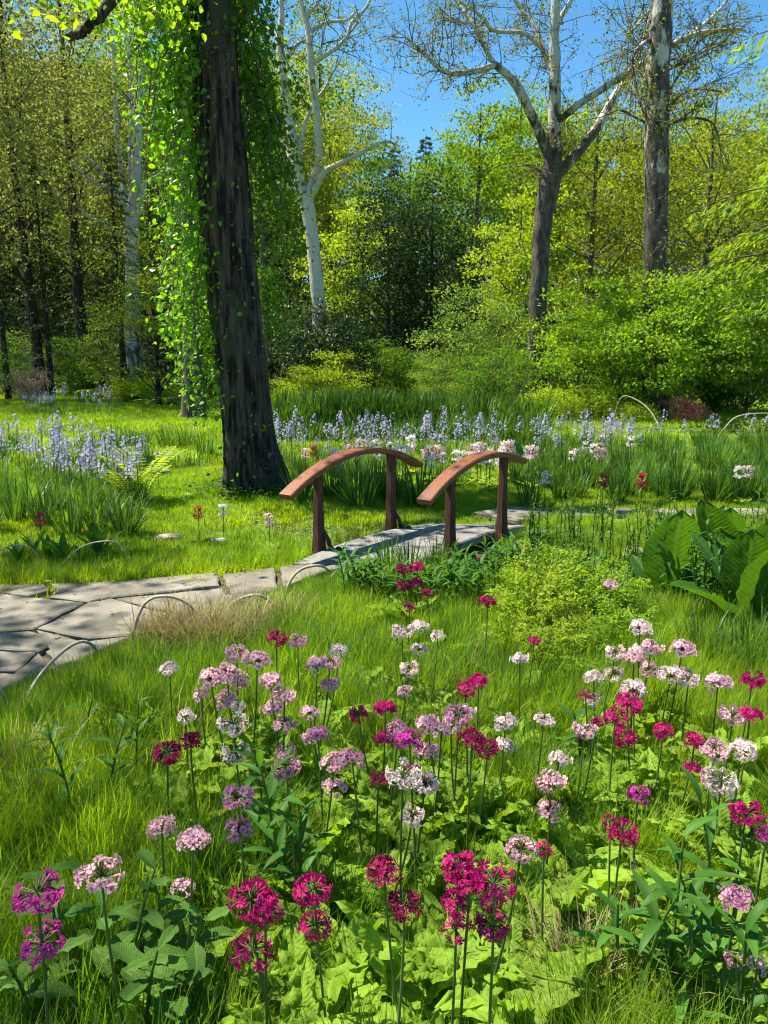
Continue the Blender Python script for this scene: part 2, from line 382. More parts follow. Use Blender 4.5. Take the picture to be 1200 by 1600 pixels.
def flag(poly_w, parent, z=.045, gap=.022):
    P = np.array(poly_w); c = P.mean(0); pts = []
    n = len(P)
    if np.cross(P[1]-P[0], P[2]-P[1]) < 0: P = P[::-1]
    for k in range(n):
        a, q = P[k], P[(k+1) % n]; m = max(2, int(np.linalg.norm(q-a)/.09))
        for t in np.linspace(0, 1, m, endpoint=False):
            x = a+(q-a)*t; d = c-x; x = x+d/np.linalg.norm(d)*(gap+R.uniform(-.006, .014)); pts.append(x)
    pts = np.array(pts); n = len(pts); inn = pts+(c-pts)/np.linalg.norm(c-pts, axis=1)[:, None]*.012
    tilt = np.array((R.uniform(-.008, .008), R.uniform(-.008, .008)))
    z0 = z+R.uniform(-.006, .006)
    zz = z0+(pts-c)@tilt
    V = np.vstack((np.c_[pts, np.full(n, -.03)], np.c_[pts, zz-.008], np.c_[inn, zz]))
    f = [[k, (k+1) % n, n+(k+1) % n, n+k] for k in range(n)] + [[n+k, n+(k+1) % n, 2*n+(k+1) % n, 2*n+k] for k in range(n)]
    bb = B(); bb.add(V, f); bb.add(np.c_[inn, zz], [list(range(n))])
    part('flagstone', bb.mesh('flagstone', [M['flag']]), parent)
flags_px = [
 [(-60, 921), (75, 920), (86, 930), (45, 941), (0, 935), (-60, 932)],
 [(75, 920), (200, 914), (345, 903), (350, 925), (174, 944), (137, 951), (72, 942), (86, 930)],
 [(-60, 932), (0, 935), (45, 941), (72, 942), (137, 951), (54, 994), (0, 997), (-60, 998)],
 [(137, 951), (174, 944), (240, 961), (300, 972), (215, 1003), (136, 1012), (54, 994)],
 [(174, 944), (350, 925), (358, 938), (425, 933), (345, 960), (300, 972), (240, 961)],
 [(345, 903), (432, 893), (440, 928), (425, 933), (358, 938), (350, 925)],
 [(432, 893), (482, 886), (556, 893), (515, 900), (440, 928)],
 [(-60, 998), (0, 997), (54, 994), (110, 1006), (65, 1030), (0, 1026), (-60, 1026)],
 [(54, 994), (136, 1012), (215, 1003), (130, 1043), (92, 1056), (65, 1030), (110, 1006)],
 [(-60, 1026), (0, 1026), (65, 1030), (34, 1062), (-60, 1066)],
 [(65, 1030), (92, 1056), (40, 1076), (-60, 1118), (-60, 1066), (34, 1062)],
 [(-330, 925), (-60, 921), (-60, 998), (-330, 1010)],
 [(-330, 1010), (-60, 998), (-60, 1066), (-330, 1090)],
 [(-330, 1090), (-60, 1066), (-60, 1118), (-330, 1248)],
 [(-690, 930), (-330, 925), (-330, 1010), (-690, 1040)],
 [(-690, 1040), (-330, 1010), (-330, 1090), (-690, 1180)],
 [(-690, 1180), (-330, 1090), (-330, 1248), (-690, 1470)]]
for q in flags_px: flag([gp(u, v)[:2] for u, v in q], path)
flags2 = [[(737, 806), (790, 796), (862, 799), (866, 815), (815, 822)], [(862, 799), (960, 800), (955, 812), (866, 814)],
          [(960, 800), (1060, 801), (1066, 812), (955, 812)], [(1060, 801), (1200, 801), (1200, 812), (1066, 812)],
          [(1200, 801), (1400, 802), (1400, 813), (1200, 812)], [(1400, 802), (1690, 803), (1690, 815), (1400, 813)]]
for q in flags2: flag([gp(u, v)[:2] for u, v in q], path2)

# ------------------------------------------------------------------ footbridge
br = thing('footbridge', 'small garden footbridge with two arched orange-brown wooden handrails over grey slabs', 'bridge', (BC[0], BC[1], 0), math.atan2(BD[1], BD[0]))
def wl2(p): d = np.array(p)-BC; return float(d@BD), float(-(d@BP))     # world -> bridge local (x along, y across to the left)
XL, YL = wl2(BL); XR, YR = wl2(BR)
skew = lambda y: XR+(XL-XR)*(y-YR)/(YL-YR)                 # the two rails start staggered
def slab_mesh(s0, s1, t=.07):
    b = B(); n = 7; bv = .012; V = []; y0, y1 = YR+.055, YL-.055
    for sx in np.linspace(s0, s1, n):
        zt = .045+.05*(1-((sx-.5)/.9)**2)
        V += [(sx+skew(y0), y0, zt-t), (sx+skew(y0), y0, zt-bv), (sx+skew(y0+bv), y0+bv, zt), (sx+skew(y1-bv), y1-bv, zt), (sx+skew(y1), y1, zt-bv), (sx+skew(y1), y1, zt-t)]
    f = [[i*6+j, i*6+(j+1) % 6, (i+1)*6+(j+1) % 6, (i+1)*6+j] for i in range(n-1) for j in range(6)]
    b.add(V, [q[::-1] for q in f]); b.add(V[:6], [[0, 1, 2, 3, 4, 5]]); b.add(V[-6:], [[5, 4, 3, 2, 1, 0]])
    return b.mesh('deck_slab', [M['slate']])
for s0, s1 in ((-.42, .10), (.112, .60), (.612, 1.02), (1.032, 1.46)): part('deck_slab', slab_mesh(s0, s1), br)
def rail_z(sx, z0): return z0-.235*((sx-.56)/.87)**2
def rail_mesh(z0, s1):
    b = B(); n = 30; V = []
    for sx in np.linspace(-.37, s1, n):
        z = rail_z(sx, z0); sl = -2*.235*(sx-.56)/.87**2; L = math.hypot(1, sl); nx_, nz_ = -sl/L, 1/L
        w = .068*(1+.03*math.sin(sx*9)); h = .024; c = .008
        for yy, hh in ((-w, -h+c), (-w, h-c), (-w+c, h), (w-c, h), (w, h-c), (w, -h+c), (w-c, -h), (-w+c, -h)): V.append((sx+nx_*hh, yy, z+nz_*hh))
    f = [[i*8+j, i*8+(j+1) % 8, (i+1)*8+(j+1) % 8, (i+1)*8+j] for i in range(n-1) for j in range(8)]
    b.add(V, f); b.add(V[:8], [list(range(8))[::-1]]); b.add(V[-8:], [list(range(8))])
    return b.mesh('handrail', [M['rail']])
def post_mesh(h):
    b = B(); prof = [(-.22, .062, .054), (0, .060, .052), (.08, .050, .043), (.25, .040, .035), (h*.8, .033, .030), (h, .036, .032)]; V = []
    for z, a, c in prof:
        for sx, sy in ((-1, -.75), (-.75, -1), (.75, -1), (1, -.75), (1, .75), (.75, 1), (-.75, 1), (-1, .75)): V.append((a*sx, c*sy, z))
    f = [[i*8+j, i*8+(j+1) % 8, (i+1)*8+(j+1) % 8, (i+1)*8+j] for i in range(len(prof)-1) for j in range(8)]
    b.add(V, f); b.add(V[-8:], [list(range(8))]); b.add(V[:8], [list(range(8))[::-1]])
    return b.mesh('post', [M['post']])
def brace_mesh(sgn):
    b = B(); t = np.linspace(0, 1, 12)
    pts = np.stack((.02+.05*t, sgn*(.02+.13*t**1.4+.02*np.sin(t*6)), .24-.19*t-.03*np.sin(t*math.pi)), -1)
    tube(b, pts, np.linspace(.016, .021, 12), 7); a = np.linspace(0, 4.6, 12)
    tube(b, np.stack((np.full(12, .07), sgn*(.15+.022*np.cos(a)), .07+.022*np.sin(a)), -1), .014, 6)
    return b.mesh('foot_brace', [M['iron']])
for x0, y0, z0, s_far, s_end, inn in ((XL, YL, .825, .97, 1.38, -1), (XR, YR, .80, .85, 1.16, 1)):
    part('handrail', rail_mesh(z0, s_end), br, (x0, y0, 0))
    for sx in (0, s_far):
        po = part('post', post_mesh(rail_z(sx, z0)-.012), br, (x0+sx, y0, 0), (0, 0, R.uniform(-.05, .05)))
        part('foot_brace', brace_mesh(inn), po)

# ------------------------------------------------------------------ bent stick hoops edging the beds
def hoop(px, label, z0=0.0, r=.009, grp=None):
    p0 = gp(*px[0]); p1 = gp(*px[-1]); n = len(px); pts = []
    for k, (u, v) in enumerate(px):
        t = k/(n-1); Yk = p0[1]+(p1[1]-p0[1])*t; pts.append(at(u, v, Yk))
    pts[0][2] = -.03; pts[-1][2] = -.03
    b = B(); tube(b, spline(pts, 28), np.linspace(r*1.15, r*.85, 28), 7)
    org = (p0+p1)/2; org[2] = 0; b.v = [x-org for x in b.v]
    return solo('edging_hoop', b.mesh('edging_hoop', [M['hoop']]), label, 'hoop', grp, tuple(org))
hoop([(25, 1118), (58, 1062), (103, 1014), (138, 1004), (166, 1030)], 'bent stick hoop arching low over the shaded corner of the flagstones')
hoop([(199, 1010), (224, 946), (262, 932), (300, 950), (324, 992)], 'tallest bent stick hoop, beside the dry grass tuft at the path edge')
hoop([(340, 972), (362, 944), (396, 930), (420, 938), (438, 960)], 'small bent stick hoop at path edge between dry grass and footbridge')
hoop([(-60, 1180), (-40, 1100), (-15, 1070), (5, 1088), (24, 1122)], 'end of a bent stick hoop dipping into grass beside the path')
hoop([(438, 932), (462, 896), (492, 884), (512, 890), (530, 908)], 'slim bent stick hoop right at the foot of the bridge')
hoop([(84, 892), (122, 858), (160, 846), (188, 852), (208, 884)], 'slender bent stick hoop on the far verge of the flagstone path', r=.006)
hoop([(-40, 900), (-5, 864), (25, 852), (50, 858), (72, 884)], 'slender bent stick hoop beside red tulip on the far verge', r=.006)
hoop([(1128, 672), (1150, 652), (1185, 646), (1215, 650), (1240, 672)], 'pale bent hoop over blue flowers at the pond edge', r=.014)
hoop([(1035, 676), (1018, 645), (995, 625), (970, 622), (955, 668)], 'pale bent hoop beside tall blue spire at pond edge', r=.011)

# ------------------------------------------------------------------ trees
def wob(rng, p0, p1, n, amp):
    t = np.linspace(0, 1, n)[:, None]; P = np.asarray(p0)*(1-t)+np.asarray(p1)*t
    P[1:-1] += np.cumsum(rng.normal(0, amp, (n, 3)), 0)[1:-1]*(t*(1-t)*2)[1:-1]
    return P

def broadleaf(seed, H, cb, Rr, nc, k, leaf, tr, leafm, barkm, flat=.5, spread=.16, zbias=0.0, lean=0.0, hexa=False):
    rng = np.random.default_rng(seed); bt = B(); bc = B()
    cz = (H+cb)/2; rz = (H-cb)/2
    lobes = nrm(rng.normal(size=(7, 3))); amp = rng.uniform(-.28, .32, 7)
    d = nrm(rng.normal(size=(nc, 3))); f = 1+np.sum(amp*np.exp(5*(d@lobes.T-1)), 1)
    r = rng.random(nc)**(1/2.4)*f
    C = d*r[:, None]*np.array((Rr, Rr, rz)); C[:, 2] += cz+zbias*rz
    C[:, 0] += lean*(C[:, 2]/H)
    trunkp = wob(rng, (0, 0, -.3), (lean*.9, 0, H*.9), 9, .06*H/10)
    tz = trunkp[:, 2]; rad = tr*np.clip(1-tz/(H*.95), .08, 1)**.8; rad[0] *= 1.5
    tube(bt, trunkp, rad, 9)
    for c in C[rng.permutation(nc)[:min(nc, 34)]]:
        hd = math.hypot(c[0], c[1]); z0 = max(cb*.6+.2, c[2]-hd*.75-.2)
        z0 = min(z0, H*.85); i = np.argmin(abs(tz-z0)); p0 = trunkp[i]
        mid = (p0+c)/2+np.array((0, 0, .12*hd))+rng.normal(0, .05*Rr, 3)
        tube(bt, bez(p0, mid, c, 6), np.linspace(max(.012, rad[i]*.38), .008, 6), 5, 0, False)
    s = spread*Rr*1.0
    P = (C[:, None]+rng.normal(size=(nc, k, 3))*np.array((s, s, s*flat))).reshape(-1, 3)
    o = nrm(P-np.array((lean*.6, 0, cz-.3*rz)))
    N = nrm(rng.normal(size=P.shape)*.75+o*.45+np.array((0, 0, .75)))
    D = nrm(rng.normal(size=P.shape)+o*.5-np.array((0, 0, .35)))
    L = leaf*rng.uniform(.7, 1.35, len(P))
    leaves(bc, P, D, N, L, L*.62, 0, rng, hexa=hexa)
    return bt.mesh('trunk', [barkm]), bc.mesh('crown', [leafm])

def conifer(seed, H, cb, Rr, leafm, barkm, nb=70, k=60, leaf=.22, tr=.25, droop=.25, feather=False, dead=0):
    rng = np.random.default_rng(seed); bt = B(); bc = B()
    tube(bt, wob(rng, (0, 0, -.3), (0, 0, H), 8, .03), tr*np.linspace(1.1, .1, 8), 8)
    for q in range(nb):
        z = cb+(H-cb)*(q/nb)**.9; L = Rr*(1-(z-cb)/(H-cb))**.7*rng.uniform(.65, 1.1)+.25
        a = q*2.4+rng.normal(0, .3); hd = np.array((math.cos(a), math.sin(a), 0))
        p0 = np.array((0, 0, z)); p2 = p0+hd*L+np.array((0, 0, -droop*L*rng.uniform(.5, 1.3))); p1 = p0+hd*L*.5+np.array((0, 0, .12*L))
        br_ = bez(p0, p1, p2, 7); tube(bt, br_, np.linspace(.012+.006*L, .004, 7), 4, 0, False)
        t = rng.random(k)**(.55 if feather else .7); P = (1-t)[:, None]**2*p0+2*(t*(1-t))[:, None]*p1+(t*t)[:, None]*p2
        sd = np.array((-hd[1], hd[0], 0)); lat = rng.normal(0, .16*L, k)*(1.15-t)
        P = P+sd*lat[:, None]+np.array((0, 0, 1.0))*(-abs(lat)*.25-rng.random(k)*.12*(2.2 if feather else 1))[:, None]
        D = nrm(hd*.8+sd*np.sign(lat)[:, None]*.7+rng.normal(0, .35, (k, 3))+np.array((0, 0, -.45 if not feather else -.8)))
        N = nrm(rng.normal(0, .4, (k, 3))+np.array((0, 0, 1.0)))
        LL = leaf*rng.uniform(.6, 1.3, k); leaves(bc, P, D, N, LL, LL*(.34 if not feather else .26), 0, rng, .03)
    tm = bt.mesh('trunk', [barkm]); cm = bc.mesh('crown', [leafm]); dm = None
    if dead:
        bd = B()
        for q in range(dead):
            z = rng.uniform(.15, 1.05)*cb+.8; a = rng.uniform(0, 6.28); L = rng.uniform(1.6, 3.6)
            hd = np.array((math.cos(a), math.sin(a), 0)); p2 = np.array((0, 0, z))+hd*L+np.array((0, 0, -.3*L))
            main = bez((0, 0, z), np.array((0, 0, z+.1*L))+hd*L*.5, p2, 8)+np.vstack((np.zeros(3), rng.normal(0, .03, (7, 3))))
            tube(bd, main, np.linspace(.022, .006, 8), 4, 0, False)
            for w in range(7):
                p = main[rng.integers(2, 8)]; e = p+hd*rng.uniform(.2, .6)+rng.normal(0, .3, 3)-np.array((0, 0, .15))
                tube(bd, wob(rng, p, e, 4, .04), np.linspace(.008, .004, 4), 3, 0, False)
        dm = bd.mesh('dead_branches', [M['deadwood']])
    return tm, cm, dm

def plant_tree(name, meshes, u, Y, label, cat='tree', group=None, s=1.0, rz=None, dead=None, foot=None):
    x = (u-600)/F*(Y*cp+CAM_H*sp)
    t = thing(name, label, cat, (x, Y, hz(x, Y)-.02), R.uniform(0, 6.28) if rz is None else rz, group, s)
    part('trunk', meshes[0], t); part('crown', meshes[1], t, kind='stuff')
    if dead: part('dead_branches', dead, t)
    return t

# -- big hand-traced sycamores: limbs as px polylines (u, v, width px, depth offset)
def traced(name, label, Y, limbs, bark, seed, base_px, leafm, twigdens=1.0, leafsz=.09, leafn=5):
    rng = np.random.default_rng(seed); bl = B(); bw = B(); bc = B()
    base = at(*base_px, Y); base[2] = 0
    u0, v0 = base_px; px_m = lambda Yd: Yd*1.02/F
    root = thing(name, label, 'tree', tuple(base)); first = True
    P_, D_, = [], []
    for li, (pts, tw) in enumerate(limbs):
        W = []
        for q in pts:
            u, v, w = q[:3]; dY = q[3] if len(q) > 3 else 0
            p = at(u, v, Y+dY)-base; W.append((*p, w*px_m(Y)*.5))
        if li == 0: W[0] = (W[0][0], W[0][1], -.4, W[0][3]*1.25)
        n = max(8, len(pts)*5); S = spline(W, n); rad = np.maximum(S[:, 3], .006); S = S[:, :3]
        S[2:-1] += rng.normal(0, 1, S[2:-1].shape)*(rad[2:-1]*.035)[:, None]
        if li == 0:
            bb = B(); tube(bb, S, rad, 12); part('trunk', bb.mesh('trunk', [bark]), root); first = False
        else:
            bb = B(); tube(bb, S, rad, 8); part('branch', bb.mesh('branch', [bark]), root)
        if not tw: continue
        L = np.sum(np.linalg.norm(np.diff(S, axis=0), axis=1))
        for q in range(int(L*tw*twigdens)):
            i = rng.integers(int(n*.18), n); p = S[i]; T = nrm(S[min(i+1, n-1)]-S[max(i-1, 0)])
            d = nrm(rng.normal(size=3)+T*.7+np.array((0, 0, .25))); ln = rng.uniform(.7, 1.9)
            e = p+d*ln+np.array((0, 0, -.12*ln)); tp = wob(rng, p, e, 6, .07)
            tube(bw, tp, np.linspace(.014, .006, 6), 4, 0, False)
            for w in range(5):
                a = tp[rng.integers(1, 6)]; e2 = a+nrm(rng.normal(size=3)+d*.5-np.array((0, 0, .35)))*rng.uniform(.25, .7)
                tt = wob(rng, a, e2, 4, .04); tube(bw, tt, np.linspace(.007, .004, 4), 3, 0, False)
                m = leafn; idx = rng.integers(1, 4, m); P_.append(tt[idx]+rng.normal(0, .06, (m, 3))); D_.append(np.tile(e2-a, (m, 1)))
    part('twigs', bw.mesh('twigs', [M['twig']]), root, kind='stuff')
    P = np.concatenate(P_); D = nrm(nrm(np.concatenate(D_))+rng.normal(0, .6, P.shape)-np.array((0, 0, .5)))
    Ls = leafsz*rng.uniform(.6, 1.4, len(P)); leaves(bc, P, D, rng.normal(size=P.shape)+np.array((0, 0, .5)), Ls, Ls*.6, 0, rng)
    part('leaves', bc.mesh('leaves', [leafm]), root, kind='stuff')
    return root

traced('forked_sycamore', 'pale forked sycamore with white limbs rising from a grey-brown trunk behind lime shrubs', 24.0, [
 ([(838, 600, 34), (839, 545, 29), (842, 450, 26), (848, 350, 27), (858, 290, 31), (863, 262, 28), (866, 200, 19), (867, 130, 17), (866, 60, 14), (868, 0, 13), (866, -90, 10), (872, -200, 4)], .9),
 ([(862, 268, 17), (855, 238, 15), (835, 190, 13, -.4), (805, 130, 12, -.8), (772, 100, 9, -1)], .5),
 ([(774, 102, 8, -1), (735, 112, 8, -1.2), (697, 113, 7, -1.5), (665, 86, 4.5, -1.7), (635, 58, 2.5, -2)], 3.0),
 ([(772, 100, 7, -1), (756, 70, 6.5, -.8), (738, 36, 6, -.7), (715, 5, 5, -.4), (690, -40, 3, 0)], 2.2),
 ([(738, 36, 4.5, -.7), (712, 33, 3.5, -.8), (690, 15, 2, -1)], 2.5),
 ([(866, 115, 10), (848, 78, 9, .4), (834, 40, 8, .7), (806, 2, 6, 1), (780, -50, 3, 1)], 1.6),
 ([(846, 74, 7, .4), (818, 52, 6, .2), (772, 48, 5.5, 0), (752, 25, 5, -.2), (718, 2, 3, -.4)], 2.0),
 ([(868, 275, 16), (885, 258, 16), (908, 232, 15, .3), (938, 192, 14, .6), (962, 148, 12, 1), (988, 116, 10, 1.2), (1012, 104, 8, 1.4), (1060, 90, 4, 1.5)], .6),
 ([(866, 195, 10), (905, 163, 10, -.3), (955, 131, 9, -.6), (1010, 96, 9, -1), (1062, 64, 8, -1.3), (1100, 51, 7, -1.4), (1160, 45, 4, -1.4)], 1.3),
 ([(1052, 70, 6, -1.3), (1095, 42, 5, -1.2), (1135, 2, 4, -1), (1150, -40, 2, -1)], 2.0),
 ([(975, 125, 6, 1.1), (1000, 80, 6, .9), (1018, 20, 5, .8), (1040, -60, 3, .8)], 1.6),
 ([(1022, 98, 5, -1), (985, 60, 4, -1.2), (995, 40, 4, -1.2), (1025, 5, 3, -1.4)], 2.4),
 ([(866, 40, 8), (890, 5, 6, .4), (915, -50, 3, .6)], 1.6),
 ([(770, 103, 3.5, -1), (752, 118, 3, -1), (745, 130, 1.5, -1)], 1.5),
 ([(846, 268, 4), (830, 258, 3), (808, 260, 2)], 1.0)], M['syc_right'], 11, (838, 600), M['olive'], 3.0, .075, 7)

traced('white_sycamore', 'slender white-barked sycamore with bare spreading limbs behind the vine-covered tree', 28.0, [
 ([(503, 600, 25), (500, 520, 22), (494, 430, 20), (486, 360, 19), (478, 315, 21), (468, 290, 17), (462, 240, 15), (449, 170, 13), (441, 110, 12), (437, 60, 11), (440, 20, 8), (436, -70, 4)], .8),
 ([(480, 305, 13), (492, 275, 12), (498, 245, 11, -.3), (495, 180, 10, -.5), (486, 110, 10, -.6), (482, 50, 9, -.6), (470, 2, 7, -.5), (460, -80, 4, -.4)], .9),
 ([(484, 310, 10), (496, 290, 9, -.3), (508, 268, 8, -.6), (530, 256, 7.5, -.9), (570, 236, 5.5, -1.2), (600, 222, 3.5, -1.4), (622, 226, 2, -1.5)], 1.7),
 ([(470, 304, 9), (452, 294, 8, -.4), (430, 278, 7, -.7), (403, 261, 5, -1)], .8),
 ([(460, 262, 7), (446, 228, 7, .5), (430, 190, 6, .8), (420, 130, 5, 1)], 1.4),
 ([(470, 245, 6, -.1), (474, 205, 6, -.1), (488, 165, 5, 0), (508, 138, 4, .2), (515, 120, 2, .2)], 2.0),
 ([(487, 98, 7, -.6), (515, 82, 6, -.9), (540, 60, 5, -1.1), (550, 35, 5, -1.1), (572, 12, 4, -1.2), (585, -20, 2, -1.2)], 2.4),
 ([(484, 50, 6, -.6), (510, 35, 5, -.4), (540, 32, 4, -.3), (556, 18, 3, -.2)], 2.2),
 ([(478, 25, 6, -.5), (494, 8, 5, -.5), (512, -30, 3, -.5)], 2.0),
 ([(450, 90, 6), (462, 72, 5), (480, 60, 3)], 2.0),
 ([(500, 90, 3, -.8), (508, 40, 3, -.7), (517, 0, 2.5, -.7)], 2.5),
 ([(440, 60, 5), (418, 45, 5, .3), (398, 40, 4, .5), (380, 20, 2, .7)], 1.8)], M['syc_mid'], 12, (503, 600), M['olive'], 1.7, .08, 6)

traced('plated_sycamore', 'straight tall sycamore trunk with grey flaking plates beside the forked sycamore', 22.0, [
 ([(1022, 600, 42), (1022, 520, 37), (1023, 430, 35), (1025, 330, 34), (1026, 230, 34), (1027, 130, 33), (1032, 40, 32), (1036, -20, 30), (1040, -180, 22), (1050, -400, 8)], .7),
 ([(1040, 192, 6), (1048, 165, 5, -.4), (1068, 145, 4, -.6), (1096, 139, 3.5, -.8), (1128, 143, 2.5, -1)], 2.0),
 ([(1038, 110, 6), (1062, 100, 5, .2), (1090, 85, 4.5, .4), (1120, 72, 3, .4), (1150, 66, 2, .4)], 2.0),
 ([(1038, 160, 4), (1060, 118, 4, .3), (1075, 95, 3, .4), (1092, 60, 2.5, .5)], 2.0),
 ([(1038, 200, 4), (1075, 185, 3.5, -.2), (1110, 190, 3, -.3), (1125, 215, 2, -.3)], 1.6),
 ([(1018, 195, 5), (995, 184, 4, .2), (968, 172, 3.5, .3), (945, 180, 2, .3)], 1.4),
 ([(1022, 60, 6), (1000, 72, 5, -.4), (988, 100, 4, -.6), (1000, 160, 3, -.8), (1010, 185, 2, -.8)], 2.2)], M['syc_plate'], 13, (1022, 600), M['olive'], 3.4, .07, 7)

traced('multistem_sycamore', 'far sycamore with several pale leaning stems among dark conifers', 37.0, [
 ([(206, 560, 22), (206, 440, 20), (206, 350, 20), (212, 290, 16), (214, 220, 13), (222, 120, 10), (230, 20, 6), (236, -60, 3)], .6),
 ([(203, 345, 12), (192, 318, 11, -.4), (176, 290, 9, -.8), (160, 270, 7, -1), (128, 238, 4, -1.2)], .8),
 ([(190, 315, 8, -.4), (168, 296, 7, -.8), (140, 280, 6, -1.2), (112, 252, 3, -1.4)], .8),
 ([(200, 340, 8), (190, 270, 8, .4), (182, 200, 7, .6), (178, 100, 5, .7), (170, 10, 3, .7)], .8),
 ([(212, 345, 9), (220, 315, 8, -.3), (226, 290, 7, -.4), (245, 275, 5, -.5), (262, 262, 3, -.6)], .9),
 ([(205, 300, 6), (203, 240, 6, .3), (205, 170, 5, .3), (200, 60, 3, .3)], .8),
 ([(198, 380, 6, -.5), (170, 352, 6, -1), (140, 340, 4, -1.2), (120, 322, 2, -1.3)], .6)], M['syc_mid'], 14, (206, 560), M['tan'], 1.2, .12, 5)

# -- the vine-clad tree beside the lawn
rng = np.random.default_rng(5)
TY = 9.4; tb = at(400, 765, TY); tb[2] = 0
vt = thing('leaning_tree', 'big dark trunk leaning left at the lawn edge, hung with climbing vine leaves', 'tree', tuple(tb))
tl = [(402, 790, 104), (400, 765, 94), (393, 715, 82), (385, 650, 74), (368, 500, 74), (350, 300, 71), (340, 150, 63), (333, 0, 58), (326, -150, 52), (318, -330, 42), (312, -600, 28), (318, -1000, 14)]
W = [(*(at(u, v, TY)-tb), w*.5*TY*1.02/F) for u, v, w in tl]
S = spline(W, 110); S[0, 2] = -.15; trunkS = S.copy()
b = B(); sides = 56; ang = np.arange(sides)*2*math.pi/sides; V = []
for k, (x, y, z, r) in enumerate(S):
    ridg = 1+.03*np.sin(ang*5+z*.7)+.03*np.sin(ang*13-z*1.3+np.sin(z*2))+.025*np.sin(ang*23+z*2.1)+rng.normal(0, .016, sides)
    flare = 1+.38*math.exp(-max(z, 0)/.28)*(np.maximum(0, np.cos(ang-.15))**2+.5*np.maximum(0, np.cos(ang-3.5))**6)
    rr = r*ridg*flare; V.append(np.stack((x+rr*np.cos(ang), y+rr*np.sin(ang), np.full(sides, z)), -1))
n = len(S); i = np.arange(n-1)[:, None]*sides; j = np.arange(sides)[None]; kk = (j+1) % sides
b.add(np.concatenate(V), np.stack((i+j, i+kk, i+sides+kk, i+sides+j), -1).reshape(-1, 4), 0, None, True)
part('trunk', b.mesh('trunk', [M['bark']]), vt)
def near_branch(pts, tree=vt, org=tb, mat='bark'):
    W = np.array([(*(at(u, v, TY+dY)-org), w*.5*TY*1.02/F) for u, v, w, dY in pts]); Sx = spline(W, len(pts)*6)
    bb = B(); tube(bb, Sx[:, :3]+rng.normal(0, .006, Sx[:, :3].shape), Sx[:, 3], 8); part('branch', bb.mesh('branch', [M[mat]]), tree); return Sx
brs = [near_branch([(328, -120, 26, 0), (270, -90, 20, -.6), (215, -45, 17, -1.0), (176, 0, 14, -1.2), (150, 30, 12, -1.3), (128, 50, 11, -1.3), (104, 60, 8, -1.4)]),
       near_branch([(340, 140, 16, 0), (290, 110, 13, .3), (265, 60, 11, .5), (240, 20, 10, .6), (210, -30, 8, .8), (190, -120, 5, 1)]),
       near_branch([(318, -330, 26, 0), (420, -420, 18, .5), (560, -520, 12, 1), (680, -600, 6, 1.5)]),
       near_branch([(316, -400, 24, 0), (200, -480, 16, -.5), (60, -560, 10, -1), (-80, -640, 5, -1.5)]),
       near_branch([(312, -600, 18, 0), (330, -760, 12, 1.2), (420, -900, 7, 2)])]
# own crown, mostly above the frame
bc = B(); C = []
for Sx in brs:
    for k in range(8, len(Sx), 3): C.append(Sx[k, :3]+rng.normal(0, .35, 3))
C = np.array([c for c in C if True]); k = 60
P = (C[:, None]+rng.normal(size=(len(C), k, 3))*np.array((.42, .42, .24))).reshape(-1, 3)
uu, vv = proj(P[:, 0]+tb[0], P[:, 1]+tb[1], P[:, 2]); keep = (vv < 70-rng.random(len(vv))*40) | (rng.random(len(vv)) < .0)
P = P[keep]; L = .085*rng.uniform(.7, 1.3, len(P))
leaves(bc, P, rng.normal(size=P.shape)-np.array((0, 0, .3)), rng.normal(size=P.shape)*.6+np.array((0, 0, 1.)), L, L*.7, 0, rng, hexa=True)
part('crown', bc.mesh('crown', [M['lime']]), vt, kind='stuff')

# climbing vine: hanging stems and big sunlit leaves on the left, sparser on bark and right
vn = thing('climbing_vine', 'bright green climbing vine hanging down the left side of the big dark trunk', 'vine', tuple(tb))
bs = B(); bl_ = B()
envL = [(-250, 170), (0, 190), (100, 190), (200, 210), (300, 230), (400, 240), (500, 250), (600, 272), (650, 312)]
envT = [(-250, 305), (0, 304), (150, 310), (300, 316), (500, 330), (640, 346)]
fL = lambda v: np.interp(v, *zip(*envL)); fT = lambda v: np.interp(v, *zip(*envT))
Pv = []
for q in range(62):
    v0 = rng.uniform(-250, 500); v1 = v0+rng.uniform(90, 330); v1 = min(v1, 650); t = rng.random()**.75; dY = rng.normal(-.05, .28)
    vs = np.linspace(v0, v1, 9); us = fT(vs)+12+(fL(vs)-fT(vs)-12)*t*np.linspace(.35, 1.0, 9)+np.cumsum(rng.normal(0, 3, 9))
    pts = np.array([at(u, v, TY+dY) for u, v in zip(us, vs)])-tb; tube(bs, pts, .006, 4, 0, False)
    for w in range(int((v1-v0)*.50)):
        i = rng.integers(0, 9); Pv.append(pts[i]+rng.normal(0, .09, 3))
for q in range(900):                                                   # close cover against the trunk's left flank
    v = rng.uniform(-200, 650); u = fT(v)+rng.normal(2, 11); Pv.append(at(u, v, TY-rng.uniform(-.25, .28))-tb)
nl = len(Pv)
for q in range(170):                                                   # a few leaves stuck on the bark
    v = rng.uniform(-100, 750); k = np.argmin(abs(trunkS[:, 2]-(at(340, v, TY)[2]))); x, y, z, r = trunkS[k]; a = -math.pi/2+rng.normal(0, .9)
    Pv.append(np.array((x+(r*1.08+.015)*math.cos(a), y+(r*1.08+.015)*math.sin(a), z+rng.normal(0, .08))))
Pv = np.array(Pv); out_ = np.tile((-.35, -.5, 0), (len(Pv), 1)); L = .060*rng.uniform(.5, 1.6, len(Pv)); L[nl:] *= .8
leaves(bl_, Pv, nrm(rng.normal(size=Pv.shape)*.8+np.array((-.3, -.2, -.7))), nrm(rng.normal(size=Pv.shape)*.6+out_+np.array((0, 0, .9))), L, L*.78, 0, rng, .1, True, .1)
